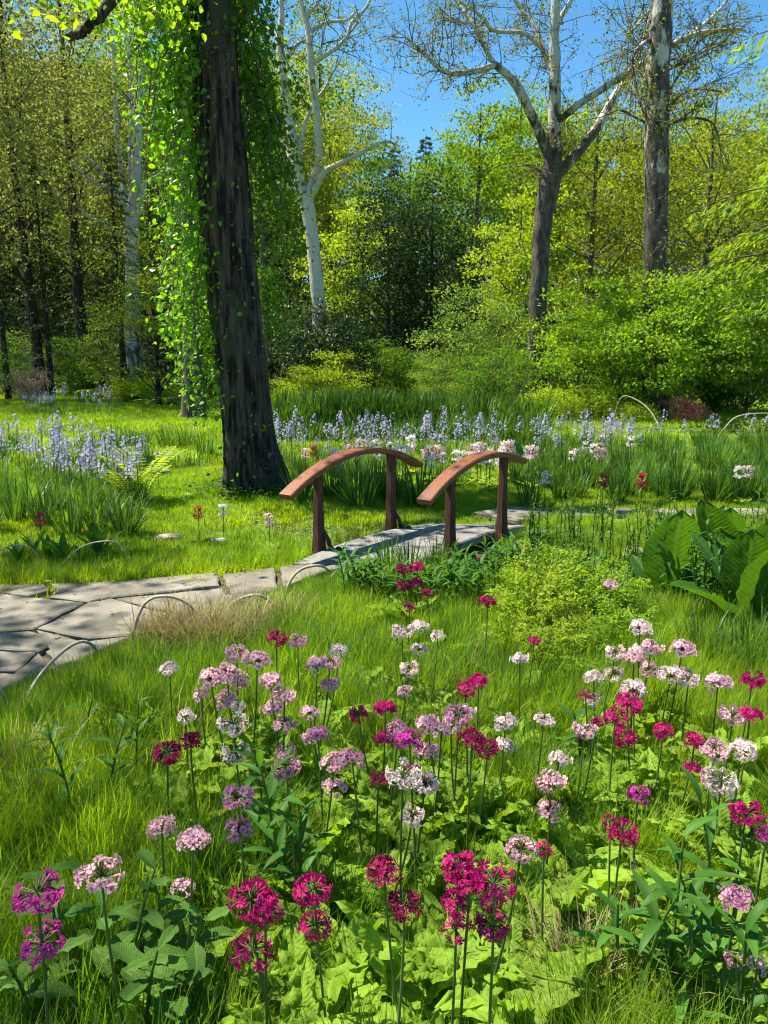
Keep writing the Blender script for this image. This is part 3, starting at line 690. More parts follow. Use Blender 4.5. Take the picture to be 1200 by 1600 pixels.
part('vine_stems', bs.mesh('vine_stems', [M['twig']]), vn, kind='stuff'); part('leaves', bl_.mesh('leaves', [M['vine']]), vn, kind='stuff')
vn2 = thing('climbing_vine', 'climbing vine coloured dark green for shade, hanging down the right side of the big trunk', 'vine', tuple(tb))
bs = B(); bl_ = B(); Pv = []
for q in range(46):
    v0 = rng.uniform(-300, 240); v1 = min(v0+rng.uniform(100, 260), 345); dY = rng.uniform(-.1, .9)
    vs = np.linspace(v0, v1, 8); us = np.interp(vs, (0, 300), (362, 386))+abs(rng.normal(0, 1))*38*np.linspace(.4, 1, 8)+np.cumsum(rng.normal(0, 2.5, 8))
    pts = np.array([at(u, v, TY+dY) for u, v in zip(us, vs)])-tb; tube(bs, pts, .006, 4, 0, False)
    for w in range(int((v1-v0)*.50)): Pv.append(pts[rng.integers(0, 8)]+rng.normal(0, .1, 3))
Pv = np.array(Pv); L = .07*rng.uniform(.55, 1.4, len(Pv))
leaves(bl_, Pv, nrm(rng.normal(size=Pv.shape)*.8+np.array((.3, -.2, -.7))), nrm(rng.normal(size=Pv.shape)*.6+np.array((.2, -.3, .9))), L, L*.78, 0, rng, .1, True, .1)
part('vine_stems', bs.mesh('vine_stems', [M['twig']]), vn2, kind='stuff'); part('leaves', bl_.mesh('leaves', [M['mid']]), vn2, kind='stuff')  # the trunk's shade on this side is put into the darker leaf colour

gv = thing('ground_ivy', 'low dark ivy leaves creeping round the foot of the big leaning trunk', 'ivy', tuple(tb)); bl_ = B(); n_ = 700
a_ = rng.random(n_)*6.28; r_ = .40+abs(rng.normal(0, .2, n_)); Pv = np.stack((r_*1.2*np.cos(a_)+.03, r_*np.sin(a_), rng.uniform(.0, .10, n_)+np.maximum(0, .5-r_)*.4), -1)
leaves(bl_, Pv, np.c_[rng.normal(size=(n_, 2)), rng.uniform(-.2, .5, n_)], np.c_[rng.normal(0, .5, (n_, 2)), np.ones(n_)], rng.uniform(.03, .07, n_), rng.uniform(.025, .055, n_), 0, rng, .1, True, .1)
part('leaves', bl_.mesh('leaves', [M['mid']]), gv, kind='stuff')
# trunk standing behind, also wrapped
t2 = broadleaf(21, 15, 6.5, 2.6, 60, 70, .12, .26, M['mid'], M['barkgrey'], lean=.3)
plant_tree('lawn_tree', t2, 303, 21.0, 'grey ridged trunk with flared foot standing on lawn behind the vine tree', rz=.4)
t3 = broadleaf(22, 8.0, .6, .85, 80, 70, .09, .09, M['mid'], M['twig'], flat=.9, spread=.22, hexa=False)
plant_tree('young_tree', t3, 416, 17.0, 'young leafy green tree close behind the right side of the dark leaning trunk')

# -- woodland
WOOD = []
BL_ = dict(
 holly=broadleaf(31, 8.2, .3, 2.1, 120, 80, .13, .16, M['dark'], M['bark'], .8, .15),
 limetall=broadleaf(32, 17, 3.5, 3.6, 130, 70, .20, .22, M['lime'], M['bark'], .35, .115),
 midbig=broadleaf(33, 14, 2, 4.2, 150, 70, .19, .25, M['mid'], M['bark'], .4, .115),
 olivebig=broadleaf(34, 15, 1.2, 4.4, 170, 70, .17, .24, M['olive'], M['barkgrey'], .4, .115),
 limesmall=broadleaf(35, 8.2, .8, 2.0, 90, 80, .13, .12, M['yellowgreen'], M['barkgrey'], .4, .13),
 tantall=broadleaf(36, 25, 5.5, 5.5, 190, 90, .17, .30, M['tan'], M['bark'], .5, .13),
 midtall=broadleaf(37, 26, 5, 5.5, 190, 70, .22, .36, M['mid'], M['bark'], .4, .105),
 olivetall=broadleaf(38, 22, 4, 4.6, 180, 70, .19, .32, M['olive'], M['barkgrey'], .35, .105),
 layered=broadleaf(39, 6.2, .9, 2.2, 60, 90, .10, .10, M['olive'], M['bark'], .22, .2),
 brownish=broadleaf(40, 8.5, .5, 2.0, 90, 70, .13, .13, M['glossy'], M['bark'], .7, .15),
)
for nm, u, Yd, s, lab, grp in [
 ('holly', 606, 34, 1.0, 'dense dark evergreen rising just left of the darkest gap in the wood', None),
 ('holly', 672, 35, 1.06, 'broad dark evergreen standing right behind the pale shrub', None),
 ('brownish', 742, 38, 1.1, 'brownish-green glossy tree between dark evergreens and the lime tree', None),
 ('limesmall', 545, 38, 1.12, 'small bright yellow-green tree beside the white sycamore trunk', None),
 ('limesmall', 806, 31, 1.02, 'bright lime small tree touching the forked sycamore trunk', None),
 ('midbig', 640, 46, 1.0, 'rounded mid-green tree rising above the dark evergreens', None),
 ('limetall', 742, 52, 1.1, 'tall lime-green tree standing against the blue sky gap', None),
 ('olivebig', 915, 40, 1.0, 'wide olive-green tree behind the forked sycamore limbs', None),
 ('olivebig', 1085, 38, 1.0, 'wide olive-green tree right behind the straight plated sycamore', None),
 ('olivebig', 1010, 48, 1.15, 'olive tree seen between the two right-hand sycamores', None),
 ('olivetall', 520, 50, .78, 'olive-green tree behind the white sycamore, under open sky', None),
 ('limetall', 830, 60, 1.2, 'lime tree far behind the forked sycamore', None),
 ('olivetall', 440, 46, .8, 'olive tree filling the gap between dark trunk and white sycamore', None),
 ('midtall', 385, 46, 1.0, 'tall mid-green tree directly behind the leaning dark trunk', None),
 ('tantall', -70, 28, .9, 'tall bronze-leaved tree over the dark conifers', None),
 ('tantall', 62, 33, .8, 'slimmer bronze-leaved tree rising between two dark conifers', None),
 ('tantall', 135, 40, 1.0, 'tall bronze-leaved tree farther back between conifers', None),
 ('midtall', 250, 50, 1.0, 'tall green tree behind the multistem pale sycamore', None),
 ('layered', 248, 27, 1.0, 'low tree with flat layers of olive-yellow leaves by the lawn', None),
 ('olivetall', 1190, 42, .8, 'olive tree at the wood edge behind the feathery larch', None),
 ('olivetall', -60, 46, 1.0, 'olive tree at wood edge beside the bronze trees', None),
]:
    plant_tree({'holly': 'evergreen_tree', 'brownish': 'glossy_tree'}.get(nm, 'woodland_tree'), BL_[nm], u, Yd, lab, 'tree', grp, s)
CF = dict(dark=conifer(51, 17, 3.2, 2.6, M['conifer'], M['bark'], 80, 60, .26, .24, dead=14),
          blue=conifer(52, 20, 2, 3.2, M['bluegreen'], M['bark'], 90, 60, .34, .26),
          larch=conifer(53, 15, 2.2, 2.6, M['larch'], M['barkgrey'], 110, 230, .14, .2, .10, True))
for u, Yd, s, lab in [(82, 33, .56, 'dark conifer with bare lower trunk and pale dead twigs beside azalea'), (196, 34, .6, 'dark conifer with many dead branches below the pale sycamore stems'),
                      (14, 30, .52, 'dark conifer with reddish lit trunk next to the pink azalea'), (140, 42, .62, 'dark conifer standing back between two bare-trunked conifers'),
                      (262, 40, .6, 'dark conifer partly hidden behind the layered olive tree'), (40, 44, .66, 'dark conifer deep in the wood under bronze leaves'), (455, 40, .62, 'short dark conifer at the foot of the white sycamore')]:
    plant_tree('dark_conifer', CF['dark'], u, Yd, lab, 'conifer', None, s, dead=CF['dark'][2])
for u, Yd, s in [(662, 74, .92), (615, 80, .9), (700, 92, .95)]:
    plant_tree('blue_conifer', CF['blue'], u, Yd, 'blue-green conifer on the far slope below the sky gap', 'conifer', 'far blue-green conifers', s)
plant_tree('larch_tree', CF['larch'], 1295, 13.5, 'feathery bright green larch with dark drooping branches at the garden edge', 'larch')
far_kinds = ['olivetall', 'midbig', 'limetall', 'olivebig', 'midtall', 'olivetall']
k = 0
far_label = {'o': 'olive-green tree in the far wood on the slope', 'm': 'mid-green tree in the far wood on the slope', 'l': 'lime-green tree in the far wood on the slope'}
for Yd, du, off in ((66, 74, 0), (88, 58, 30)):
    for u in range(-160+off, 1400, du):
        if Yd < 70 and 560 < u < 780: continue
        nm = far_kinds[(k*7+3) % 6]; k += 1
        target_top = 195 if 570 < u < 720 else ((165 if u < 800 else 125) if u > 560 else 20)
        Hn = {'olivetall': 22, 'midbig': 14, 'limetall': 17, 'olivebig': 15, 'midtall': 26}[nm]
        x = (u-600)/F*Yd; top = at(u, target_top+R.uniform(-6, 40), Yd)[2]
        s = (top-hz(x, Yd))/Hn*.97
        plant_tree('far_tree', BL_[nm], u, Yd, far_label[nm[0]], 'tree', 'trees of the far wood, '+{'o': 'olive', 'l': 'lime', 'm': 'green'}[nm[0]], s)

for k, u in enumerate(range(-140, 1400, 62)):
    Yd = (43, 47, 51)[k % 3]; nm = ('gloss', 'mid', 'mid')[k % 3]
    WOOD.append((nm, u, Yd, 1.35+.2*(k % 2)))
for u, Yd, s in ((60, 45, 1.15), (160, 47, 1.2), (300, 46, 1.1), (-20, 44, 1.2), (420, 43, 1.0)):
    plant_tree('evergreen_tree', BL_['holly'], u, Yd, 'dark evergreen added to deepen the shade behind the conifer trunks', 'tree', 'added dark evergreens behind the conifers', s)  # extra dark-leaved copies, added to darken the depth of the wood
for k, u in enumerate(range(-130, 520, 85)):
    plant_tree('woodland_tree', BL_['midbig' if k % 2 else 'olivebig'], u, 57+(k % 3)*2, 'leafy tree closing the gaps at the back of the conifer wood', 'tree', 'trees at the back of the conifer wood', .95+.1*(k % 3))
# trees just outside the view at the left whose leaves dapple the path and the near bed
sh = broadleaf(61, 11.5, 5.5, 2.6, 60, 70, .15, .20, M['lime'], M['barkgrey'], .4, .14)
def raw_tree(name, meshes, x, y, label, s=1.0, rz=0):
    t = thing(name, label, 'tree', (x, y, hz(x, y)-.02), rz, None, s); part('trunk', meshes[0], t); part('crown', meshes[1], t, kind='stuff'); return t
raw_tree('shade_tree', sh, -6.8, 3.5, 'leafy tree beside the path that dapples the near flower bed', .95, .3)
raw_tree('shade_tree', sh, -8.2, 6.8, 'leafy tree over the far end of the flagstone path', 1.0, 2.0)

# ------------------------------------------------------------------ shrubs
SB = dict(
 pale=broadleaf(71, 4.0, .1, 2.0, 90, 80, .10, .05, M['pale'], M['twig'], .45, .13),
 lime=broadleaf(72, 4.2, .1, 2.2, 100, 80, .11, .05, M['lime'], M['twig'], .25, .125),
 yellow=broadleaf(73, 2.2, .0, 1.5, 70, 80, .08, .03, M['yellowgreen'], M['twig'], .4, .13),
 gloss=broadleaf(74, 3.8, .1, 1.7, 80, 70, .13, .05, M['glossy'], M['twig'], .8, .16),
 mid=broadleaf(75, 2.8, .0, 1.6, 80, 80, .09, .04, M['mid'], M['twig'], .4, .13),
 red=broadleaf(76, 1.1, .0, .9, 60, 60, .06, .02, M['redleaf'], M['twig'], .5, .18),
 pink=broadleaf(77, 1.3, .0, .8, 50, 50, .07, .02, M['palepink'], M['twig'], .5, .18),
 low=broadleaf(78, .8, -.1, .9, 60, 60, .08, .02, M['yellowgreen'], M['twig'], .5, .18),
)
for nm, u, Yd, s, lab in [
 ('pale', 728, 27, 1.0, 'pale green rounded shrub in front of the dark evergreens'),
 ('pale', 778, 25, .72, 'smaller pale green shrub left of the forked sycamore trunk'),
 ('pale', 690, 25, .5, 'low pale green shrub at the foot of the tall pale shrub'),
 ('lime', 900, 23, .78, 'bright lime shrub just right of the forked sycamore trunk'),
 ('lime', 965, 22.4, 1.0, 'tall bright lime shrub with layered sprays before the plated trunk'),
 ('lime', 1075, 24, 1.02, 'tall lime shrub right of the plated trunk'),
 ('lime', 1165, 22, 1.0, 'lime shrub below the larch branches'),
 ('lime', 1240, 23, 1.1, 'lime shrub beyond the larch'),
 ('lime', 1030, 21.4, .95, 'lime shrub hiding the foot of the plated trunk'),
 ('mid', 1010, 26, 1.2, 'darker green shrub between lime shrubs under the plated trunk'),
 ('mid', 1120, 23, .8, 'darker green shrub behind the red azalea'),
 ('yellow', 522, 25, .85, 'yellow-green mounded shrub at the lawn end below the white sycamore'),
 ('yellow', 470, 25, .65, 'smaller yellow-green shrub beside the mounded one, by the dark trunk'),
 ('gloss', 482, 26.6, .95, 'glossy grey-leaved rhododendron below the white sycamore'),
 ('gloss', 522, 27.2, .85, 'glossy rhododendron behind the yellow-green mound'),
 ('mid', 585, 28, .9, 'mid-green shrub in front of dark evergreens'),
 ('mid', 640, 28, .72, 'low mid-green shrub below the darkest gap in the wood'),
 ('mid', 772, 22.5, .75, 'dark green shrub below the smaller pale shrub'),
 ('pale', 600, 30, .5, 'low pale shrub between mid-green shrubs'),
 ('low', 868, 20.8, 1.0, 'low yellow-green mound at the pond end of the lawn'),
 ('low', 920, 21, 1.0, 'low yellow-green mound beside the white-flowering bed'),
 ('low', 995, 20.0, .55, 'small lime mound below the red azalea'),
 ('red', 1072, 20.1, .6, 'red azalea in bloom at the wood edge by the pond'),
 ('pink', 42, 30, 1.0, 'pale pink azalea under the dark conifers'),
 ('mid', 110, 35, 1.0, 'mid-green shrub in shade between conifer trunks'),
 ('mid', 20, 35, 1.1, 'mid-green shrub behind pink azalea'),
 ('pale', 165, 38, .9, 'pale shrub deep between the conifer trunks'),
 ('low', 252, 30, 1.1, 'low lime mound behind the hostas'),
 ('low', 205, 31, 1.0, 'low lime mound beside the conifer trunk and hostas'),
 ('mid', 345, 30, .8, 'mid-green shrub seen beside the dark trunk over the lawn'),
 ('mid', -60, 29, 1.0, 'mid-green shrub past the conifer with the reddish trunk'),
]:
    plant_tree('shrub' if nm not in ('red', 'pink') else 'azalea', SB[nm], u, Yd, lab, 'shrub', None, s)
for nm, u, Yd, s in WOOD:
    plant_tree('undergrowth_shrub', SB[nm], u, Yd, {'gloss': 'glossy dark undergrowth shrub between the trunks of the wood', 'mid': 'mid-green undergrowth shrub between the trunks of the wood'}[nm], 'shrub', {'gloss': 'glossy undergrowth in the wood', 'mid': 'green undergrowth in the wood'}[nm], s)

# ------------------------------------------------------------------ strap-leaved clumps (irises) and blue spires
def clump(seed, n, rad, Lr, w, mat, lean=.3, curve=.5, seg=4):
    rng = np.random.default_rng(seed); b = B(); r = rad*np.sqrt(rng.random(n)); a = rng.random(n)*6.283
    P = np.stack((r*np.cos(a), r*np.sin(a), np.full(n, -.02)), -1)
    blades(b, P, a+rng.normal(0, .4, n), abs(rng.normal(.05, lean, n))*(.3+r/rad), rng.uniform(*Lr, n), w*rng.uniform(.7, 1.25, n), 0, rng, seg, curve*rng.uniform(0, 1.4, n))
    return b.mesh('leaves', [mat])
IC = [clump(s, 62, .15, (.42, .78), .026, M['iris']) for s in (1, 2, 3)]
IF = [clump(s, 70, .30, (.45, .85), .04, M['iris'], .25, .5, 3) for s in (4, 5)]
def iris(me, u, v, s, label, group, z=0.0):
    g = gp(u, v); return solo('iris_clump', me, label, 'iris', group, (g[0], g[1], hz(g[0], g[1])), R.uniform(0, 6.28), s)
for (u, v, s) in [(560, 792, .95), (655, 790, .95), (470, 785, .8), (520, 778, .75), (610, 782, .8), (590, 775, .8)]:
    iris(IC[R.randrange(3)], u, v, s, 'sword-leaved iris clump in the row behind the footbridge rails', 'irises behind the bridge')
for (u, v, s) in [(195, 838, .95), (150, 832, 1.0), (110, 838, .9), (70, 822, .95), (25, 815, 1.0), (175, 815, .9), (-20, 830, 1), (130, 812, .9), (45, 800, .9), (5, 790, .9), (90, 800, .85)]:
    iris(IC[R.randrange(3)], u, v, s*.72, 'sword-leaved iris clump in the bed between lawn and path', 'irises in the bed beside the path')
q = 0
for v0, du in ((784, 40), (764, 38), (744, 36), (725, 34)):
    for u0 in range(815 if v0 < 770 else 830, 1290, du):
        row = {784: 'front row', 764: 'second row', 744: 'third row', 725: 'back row'}[v0]; zone = 'near the right handrail' if u0 < 935 else ('behind the dark red primulas' if u0 < 1050 else 'behind the marsh leaves')
        iris(IC[q % 3], u0+R.uniform(-14, 14), v0+R.uniform(-8, 8), R.uniform(.55, .8), f'sword-leaved iris clump, {row} beyond the far path, {zone}', f'irises beyond the far path, {row}, {zone}'); q += 1
for (u, v) in [(245, 722), (275, 716), (300, 722), (225, 712), (320, 712), (205, 700), (180, 706), (260, 700), (290, 700)]:
    iris(IC[R.randrange(3)], u, v, R.uniform(.65, .85), 'lush strap-leaved clump around the small dark pool', 'clumps round the small pool')
for row, (v0, Yj) in enumerate(((690, 0), (677, 0), (664, 0), (655, 0), (647, 0))):
    for u0 in range(446, 850, 19):
        iris(IF[(u0+row) % 2], u0+R.uniform(-7, 7), v0+R.uniform(-3, 3), (R.uniform(.95, 1.25) if v0 < 670 else R.uniform(.55, .75)), 'dark strap-leaved clump in the shaded bed across the lawn', 'clumps in the shaded far bed')
for (u, v) in [(1000, 1075), (1120, 1060), (1160, 1050), (1190, 1030), (1090, 1045), (1180, 1075)]:
    iris(IC[R.randrange(3)], u, v, .5, 'short sword-leaved clump beside the flat tan rock', 'clumps beside the flat rock')
for (u, v) in [(640, 905), (680, 900), (610, 900)]:
    iris(IC[R.randrange(3)], u, v, .5, 'thin dark sword leaves growing up against the bridge deck', 'sword leaves at the bridge deck')

for k in range(86):
    u = R.uniform(430, 1270); v = R.uniform(706, 776); zone = 'beside the leaning trunk' if u < 520 else ('behind the handrails' if u < 820 else ('behind the dark red primulas' if u < 1050 else 'behind the marsh leaves'))
    if 690 < u < 790 and v > 760: continue
    solo('strap_leaf_clump', IC[k % 3], f'low lush strap-leaved clump filling the flower bed {zone}', 'plant', f'low strap clumps {zone}', (*gp(u, v)[:2], hz(*gp(u, v)[:2])), R.uniform(0, 6.28), R.uniform(.38, .6))
for k in range(44):
    u = R.uniform(-40, 235); v = R.uniform(690, 795); g = gp(u, v)
    if ((g[0]+3.55)/1.0)**2+((g[1]-12)/.9)**2 < 1: continue
    solo('strap_leaf_clump', IC[k % 3], 'low strap-leaved clump among the blue spires by the small pool', 'plant', 'low strap clumps by the small pool', (g[0], g[1], hz(*g[:2])), R.uniform(0, 6.28), R.uniform(.38, .58))
for k in range(40):
    u = R.uniform(850, 1260); v = R.uniform(692, 708); g = gp(u, v)
    solo('strap_leaf_clump', IF[k % 2], 'wide strap-leaved clump between the iris stand and the dark pond', 'plant', 'strap clumps by the pond', (g[0], g[1], hz(*g[:2])), R.uniform(0, 6.28), R.uniform(.32, .48))
def spire(seed, h=.8, nf=16, petal=.034):
    rng = np.random.default_rng(seed); b = B(); tube(b, [(0, 0, -.02), (.01, 0, h*.5), (.02*rng.normal(), .01, h)], .005, 4, 1, False)
    t = rng.random(nf)**.8; z = h*(.68+.36*t); a = rng.random(nf)*6.28; r = .085*(1.15-t*.75)*rng.uniform(.5, 1.1, nf)
    C = np.stack((r*np.cos(a), r*np.sin(a), z), -1); o = nrm(C*np.array((1, 1, 0))+np.array((0, 0, .03)))
    for k in range(5):
        an = k*2*math.pi/5; sd = np.cross(o, np.array((0, 0, 1.0))); up = np.cross(sd, o)
        D = nrm(sd*math.cos(an)+up*math.sin(an)+o*.3); leaves(b, C, D, o, petal, petal*.5, 0, rng, .05)
    n = 8; a = rng.random(n)*6.28; blades(b, np.zeros((n, 3)), a, rng.uniform(.2, .6, n), rng.uniform(.35, .6, n), .014, 2, rng, 3, .8)
    return b.mesh('camassia', [M['blue'], M['stem'], M['iris']])
SPI = [spire(s, h, nf) for s, h, nf in ((1, .85, 15), (2, .62, 10), (3, .95, 17), (4, .55, 9), (5, .75, 12), (6, .7, 7))]
def camas(u, v, s, label, group):
    g = gp(u, v); solo('blue_camassia', SPI[R.randrange(6)], label, 'flower', group, (g[0], g[1], hz(*g[:2])), R.uniform(0, 6.28), s)
for k in range(200):
    u = R.uniform(425, 1000); v = R.uniform(696, 736)-(6 if u > 800 else 0); zone = 'beside the leaning trunk' if u < 520 else ('behind the left handrail' if u < 660 else ('behind the right handrail' if u < 820 else 'behind the iris stand'))
    camas(u, v, R.uniform(.55, .85), f'lavender-blue flower spire in the long drift {zone}', f'blue spires {zone}')
for k in range(14):
    camas(R.uniform(1000, 1200), R.uniform(692, 712), R.uniform(.55, .8), 'lavender-blue flower spire near the dark pond', 'blue spires by the pond')
for k in range(120):
    t = R.random(); u = 20+t*185+R.gauss(0, 30); v = 722+t*62+R.gauss(0, 13); camas(u, v, R.uniform(.6, .9), 'lavender-blue flower spire in the drift by the small pool', 'blue spires by the small pool')
for k in range(50):
    camas(R.uniform(30, 185), R.uniform(640, 652), R.uniform(.6, .95), 'lavender-blue flower spire in the farthest drift below the conifers', 'far blue spires below the conifers')

# ------------------------------------------------------------------ candelabra primulas
def broad(seed, L, W, shape=.62, curl=.8, crinkle=.012, ser=.05, nu=9, nv=4, fold=.25, petiole=.0, mat='primleaf'):
    """a broad leaf along +Y, base at origin"""
    rg = np.random.default_rng(seed); b = B(); rows = []; ph = rg.uniform(0, 6, 4)
    T = np.linspace(0, 1, nu)
    ang = 0.0; y = z = 0.0; cl = []
    for k, t in enumerate(T):
        cl.append((y, z)); ang = -curl*t; y += math.cos(ang)*L/(nu-1); z += math.sin(ang)*L/(nu-1)
    for k, t in enumerate(T):
        w = W*.5*(math.sin(math.pi*min(1, max(0, t))**(1/shape*.62))**.75 if 0 < t < 1 else 0.02)
        w = max(w, W*.06 if t < .2 else W*.01)
        for j in range(-nv, nv+1):
            s = j/nv; ww = w*s*(1+ser*math.sin(t*40+ph[0]) if abs(j) == nv else 1)
            zz = abs(s)*w*fold+crinkle*(.35+.65*abs(s))*math.sin(t*31+abs(s)*4+ph[1])*(abs(s) > 0)+crinkle*.6*math.sin(s*9+t*17+ph[2])-(.3*crinkle if j == 0 else 0)
            rows.append((ww, cl[k][0], cl[k][1]+zz))
    m = 2*nv+1; f = [[k*m+j, k*m+j+1, (k+1)*m+j+1, (k+1)*m+j] for k in range(nu-1) for j in range(m-1)]
    b.add(rows, f, 0, np.full(len(f), rg.random()), True); return b.mesh('leaf', [M[mat]])
PL = [broad(s, .27, .088, .74, c, .011, .14, 19, 5) for s, c in ((1, .7), (2, 1.1), (3, .4), (4, 1.4), (5, .9))]

def floret(b, c, d, size, rng, mp=0, mc=1, up=np.array((0, 0, 1.0))):
    """tube and five notched petals facing d"""
    d = d/np.linalg.norm(d); sd = np.cross(d, up); sd /= max(np.linalg.norm(sd), 1e-6); u2 = np.cross(sd, d)
    tube(b, [c-d*size*.75, c-d*size*.05], [size*.07, size*.10], 5, mp, False)
    V = [c-d*size*.02]; tt = [0.0]; f = []; a0 = rng.random()*6.28; rr = rng.random()
    for k in range(5):
        a = a0+k*1.2566
        def pt(da, r, lift): return c+(sd*math.cos(a+da)+u2*math.sin(a+da))*r*size+d*lift*size
        i = len(V); V += [pt(-.50, .36, .05), pt(-.36, .52, .03), pt(0, .46, .06), pt(.36, .52, .03), pt(.50, .36, .05), pt(0, .22, .0)]
        tt += [.7, 1, .95, 1, .7, .35]
        f += [[0, i, i+5], [i, i+1, i+5], [i+1, i+2, i+5], [i+2, i+3, i+5], [i+3, i+4, i+5], [i+4, 0, i+5]]
    b.add(V, f, mp, np.full(len(f), rr), False, tt)

def whorl_pos(rng, nf, rad, var=0):
    a = np.arange(nf)*2*math.pi/nf*1.0+rng.normal(0, .18, nf)+rng.random()*6; lo, hi = ((-.45, 1.15), (-.75, .6), (-.1, 1.2), (-.5, .75))[var % 4]; el = rng.uniform(lo, hi, nf)
    r = rad*rng.uniform(.72, 1.05, nf); return np.stack((np.cos(a)*np.cos(el)*r, np.sin(a)*np.cos(el)*r, np.sin(el)*r*.75), -1), a, el
flor_mesh = {}
for ck, (cn, pm) in PET.items():
    rg = np.random.default_rng(3); flor_mesh[ck] = []
    for q in range(2):
        b = B(); floret(b, np.zeros(3), np.array((0, 0, 1.0)), .0265, rg, 0, 1, np.array((0, 1.0, 0))); flor_mesh[ck].append(b.mesh('floret', [pm, M['stem']]))
whorl_mesh = {}
def buds(b, rg, rad, mat):
    for q in range(9):                                    # green calyces and buds standing in the middle of the head
        d = nrm(rg.normal(0, .55, 3)+np.array((0, 0, .8))); L = rad*rg.uniform(.35, .75)
        tube(b, [d*L*.2, d*L*.75, d*L], [.0010, .0019, .0009], 5, mat, False)
def whorl(ck, var, nf, rad):
    key = (ck, var, nf)
    if key not in whorl_mesh:
        rg = np.random.default_rng(100+var*7+nf); C, a, el = whorl_pos(rg, nf, rad, var); b = B(); buds(b, rg, rad, 1)
        for c in C:
            tube(b, bez((0, 0, 0), c*.55+np.array((0, 0, .006)), c*.9, 4), .0012, 3, 1, False)
            d = c/np.linalg.norm(c)+np.array((0, 0, rg.uniform(-.4, .115)))+rg.normal(0, .2, 3); floret(b, c, d, .028, rg)
        whorl_mesh[key] = b.mesh('flower_whorl', [PET[ck][1], M['stem']])
    return whorl_mesh[key]
ped_mesh = {}
def pedicels(var, nf, rad):
    key = (var, nf)
    if key not in ped_mesh:
        rg = np.random.default_rng(500+var*7+nf); C, a, el = whorl_pos(rg, nf, rad, var); b = B(); tr = []; buds(b, rg, rad, 0)
        for c in C:
            tube(b, bez((0, 0, 0), c*.55+np.array((0, 0, .006)), c*.92, 4), .0013, 4, 0, False)
            d = c/np.linalg.norm(c)+np.array((0, 0, rg.uniform(-.4, .115)))+rg.normal(0, .2, 3); tr.append((c, Vector(d).to_track_quat('Z', 'Y').to_euler()))
        b.add(*[(lambda s: (s, [[0, 1, 2, 3]]))(np.array([(.003, 0, .0), (0, .003, 0), (-.003, 0, 0), (0, -.003, 0)]))[q] for q in (0, 1)])
        ped_mesh[key] = (b.mesh('pedicels', [M['stem']]), tr)
    return ped_mesh[key]
stem_cache = {}
def stem_mesh(h10, var):
    """slender bowed stem: its top is at the origin's axis, its foot a little aside (+X)"""
    key = (h10, var)
    if key not in stem_cache:
        off = (.015, .04, .07, .10)[var]; h = h10/50; b = B()
        tube(b, bez((off, 0, -.03), (off*.2, .01, h*.45), (0, 0, h), 7), np.linspace(.0040, .0026, 7), 6, 0, False); stem_cache[key] = (b.mesh('stem', [M['primstem']]), off)
    return stem_cache[key]
def region(x, y):
    u, v = proj(x, y)
    if y > 4.6 and x < .9: return 'near the footbridge'
    if y > 3.6 and x > .5: return 'beside the yellow-green feathery plants'
    if x < -.55 and y > 2.4: return 'near the flagstone path edge'
    if x > .9 and y > 2.2: return 'by the big marsh leaves'
    if x < -.45: return 'in the shady broad-leaved corner'
    if x > .75: return 'among lance-leaved stems'
    if y < 1.75: return 'above the crinkled lime leaves'
    return 'in the open grass'
pc = 0; ROS = []
def primula(u, v, w, ck, tiers=1, H=None, leafn=None):
    """u,v: centre of the top whorl in the picture, w: its width there"""
    global pc; pc += 1; rg = np.random.default_rng(900+pc)
    d = max(.075*F/w, .9)
    H0 = .6
    for _ in range(3): pass
    H = (H or H0)*(.86 if w >= 54 else .70)
    p = gp(u, v, H)
    base = np.array((p[0], p[1], 0)); h = p[2]; dist = math.hypot(p[1], CAM_H-h)
    rad = float(np.clip(w/F*dist*.5*.82, .024, .054))
    nf = int(np.clip(rad/.043*23, 9, 24)); big = w >= 54
    cn = PET[ck][0]; tn = {1: 'a single flower head', 2: 'two flower tiers', 3: 'three flower tiers'}[tiers]
    size = 'small ' if w < 30 else ''
    reg = region(base[0], base[1]); lab = f'{size}{cn} candelabra primula with {tn}, {reg}'
    t = thing('candelabra_primula', lab, 'primula', (base[0], base[1], hz(base[0], base[1])), rg.random()*6.28, f'{size}{cn} {tiers}-tier primulas {reg}')
    sm_, off = stem_mesh(int(round(h*50)), pc % 4); part('stem', sm_, t); ROS.append((base[0], base[1], 1.0))
    hh = int(round(h*50))/50
    for k in range(tiers):
        z = hh-.004-k*(.075+.03*rg.random())*(rad/.04); sc_ = 1-.06*k; n_ = max(6, nf-3*k)
        if big:
            pm, tr = pedicels(pc % 4, n_, rad); wo = part('flower_whorl', pm, t, (0, 0, z), (0, 0, rg.random()*6), sc_)
            for c, e in tr: part('floret', flor_mesh[ck][rg.integers(0, 2)], wo, tuple(c), e, rg.uniform(.75, 1.15))
        else:
            part('flower_whorl', whorl(ck, pc % 3, n_, .043), t, (0, 0, z), (0, 0, rg.random()*6), sc_*rad/.043)
    nl = leafn if leafn is not None else int(rg.integers(3, 6) if p[1] > 1.5 else rg.integers(5, 8)); a0 = rg.random()*6.28
    for k in range(nl):
        part('leaf', PL[rg.integers(0, 5)], t, (off, 0, .01), (rg.uniform(.6, 1.3), 0, a0+k*2.4+rg.normal(0, .2)), rg.uniform(.65, 1.1))
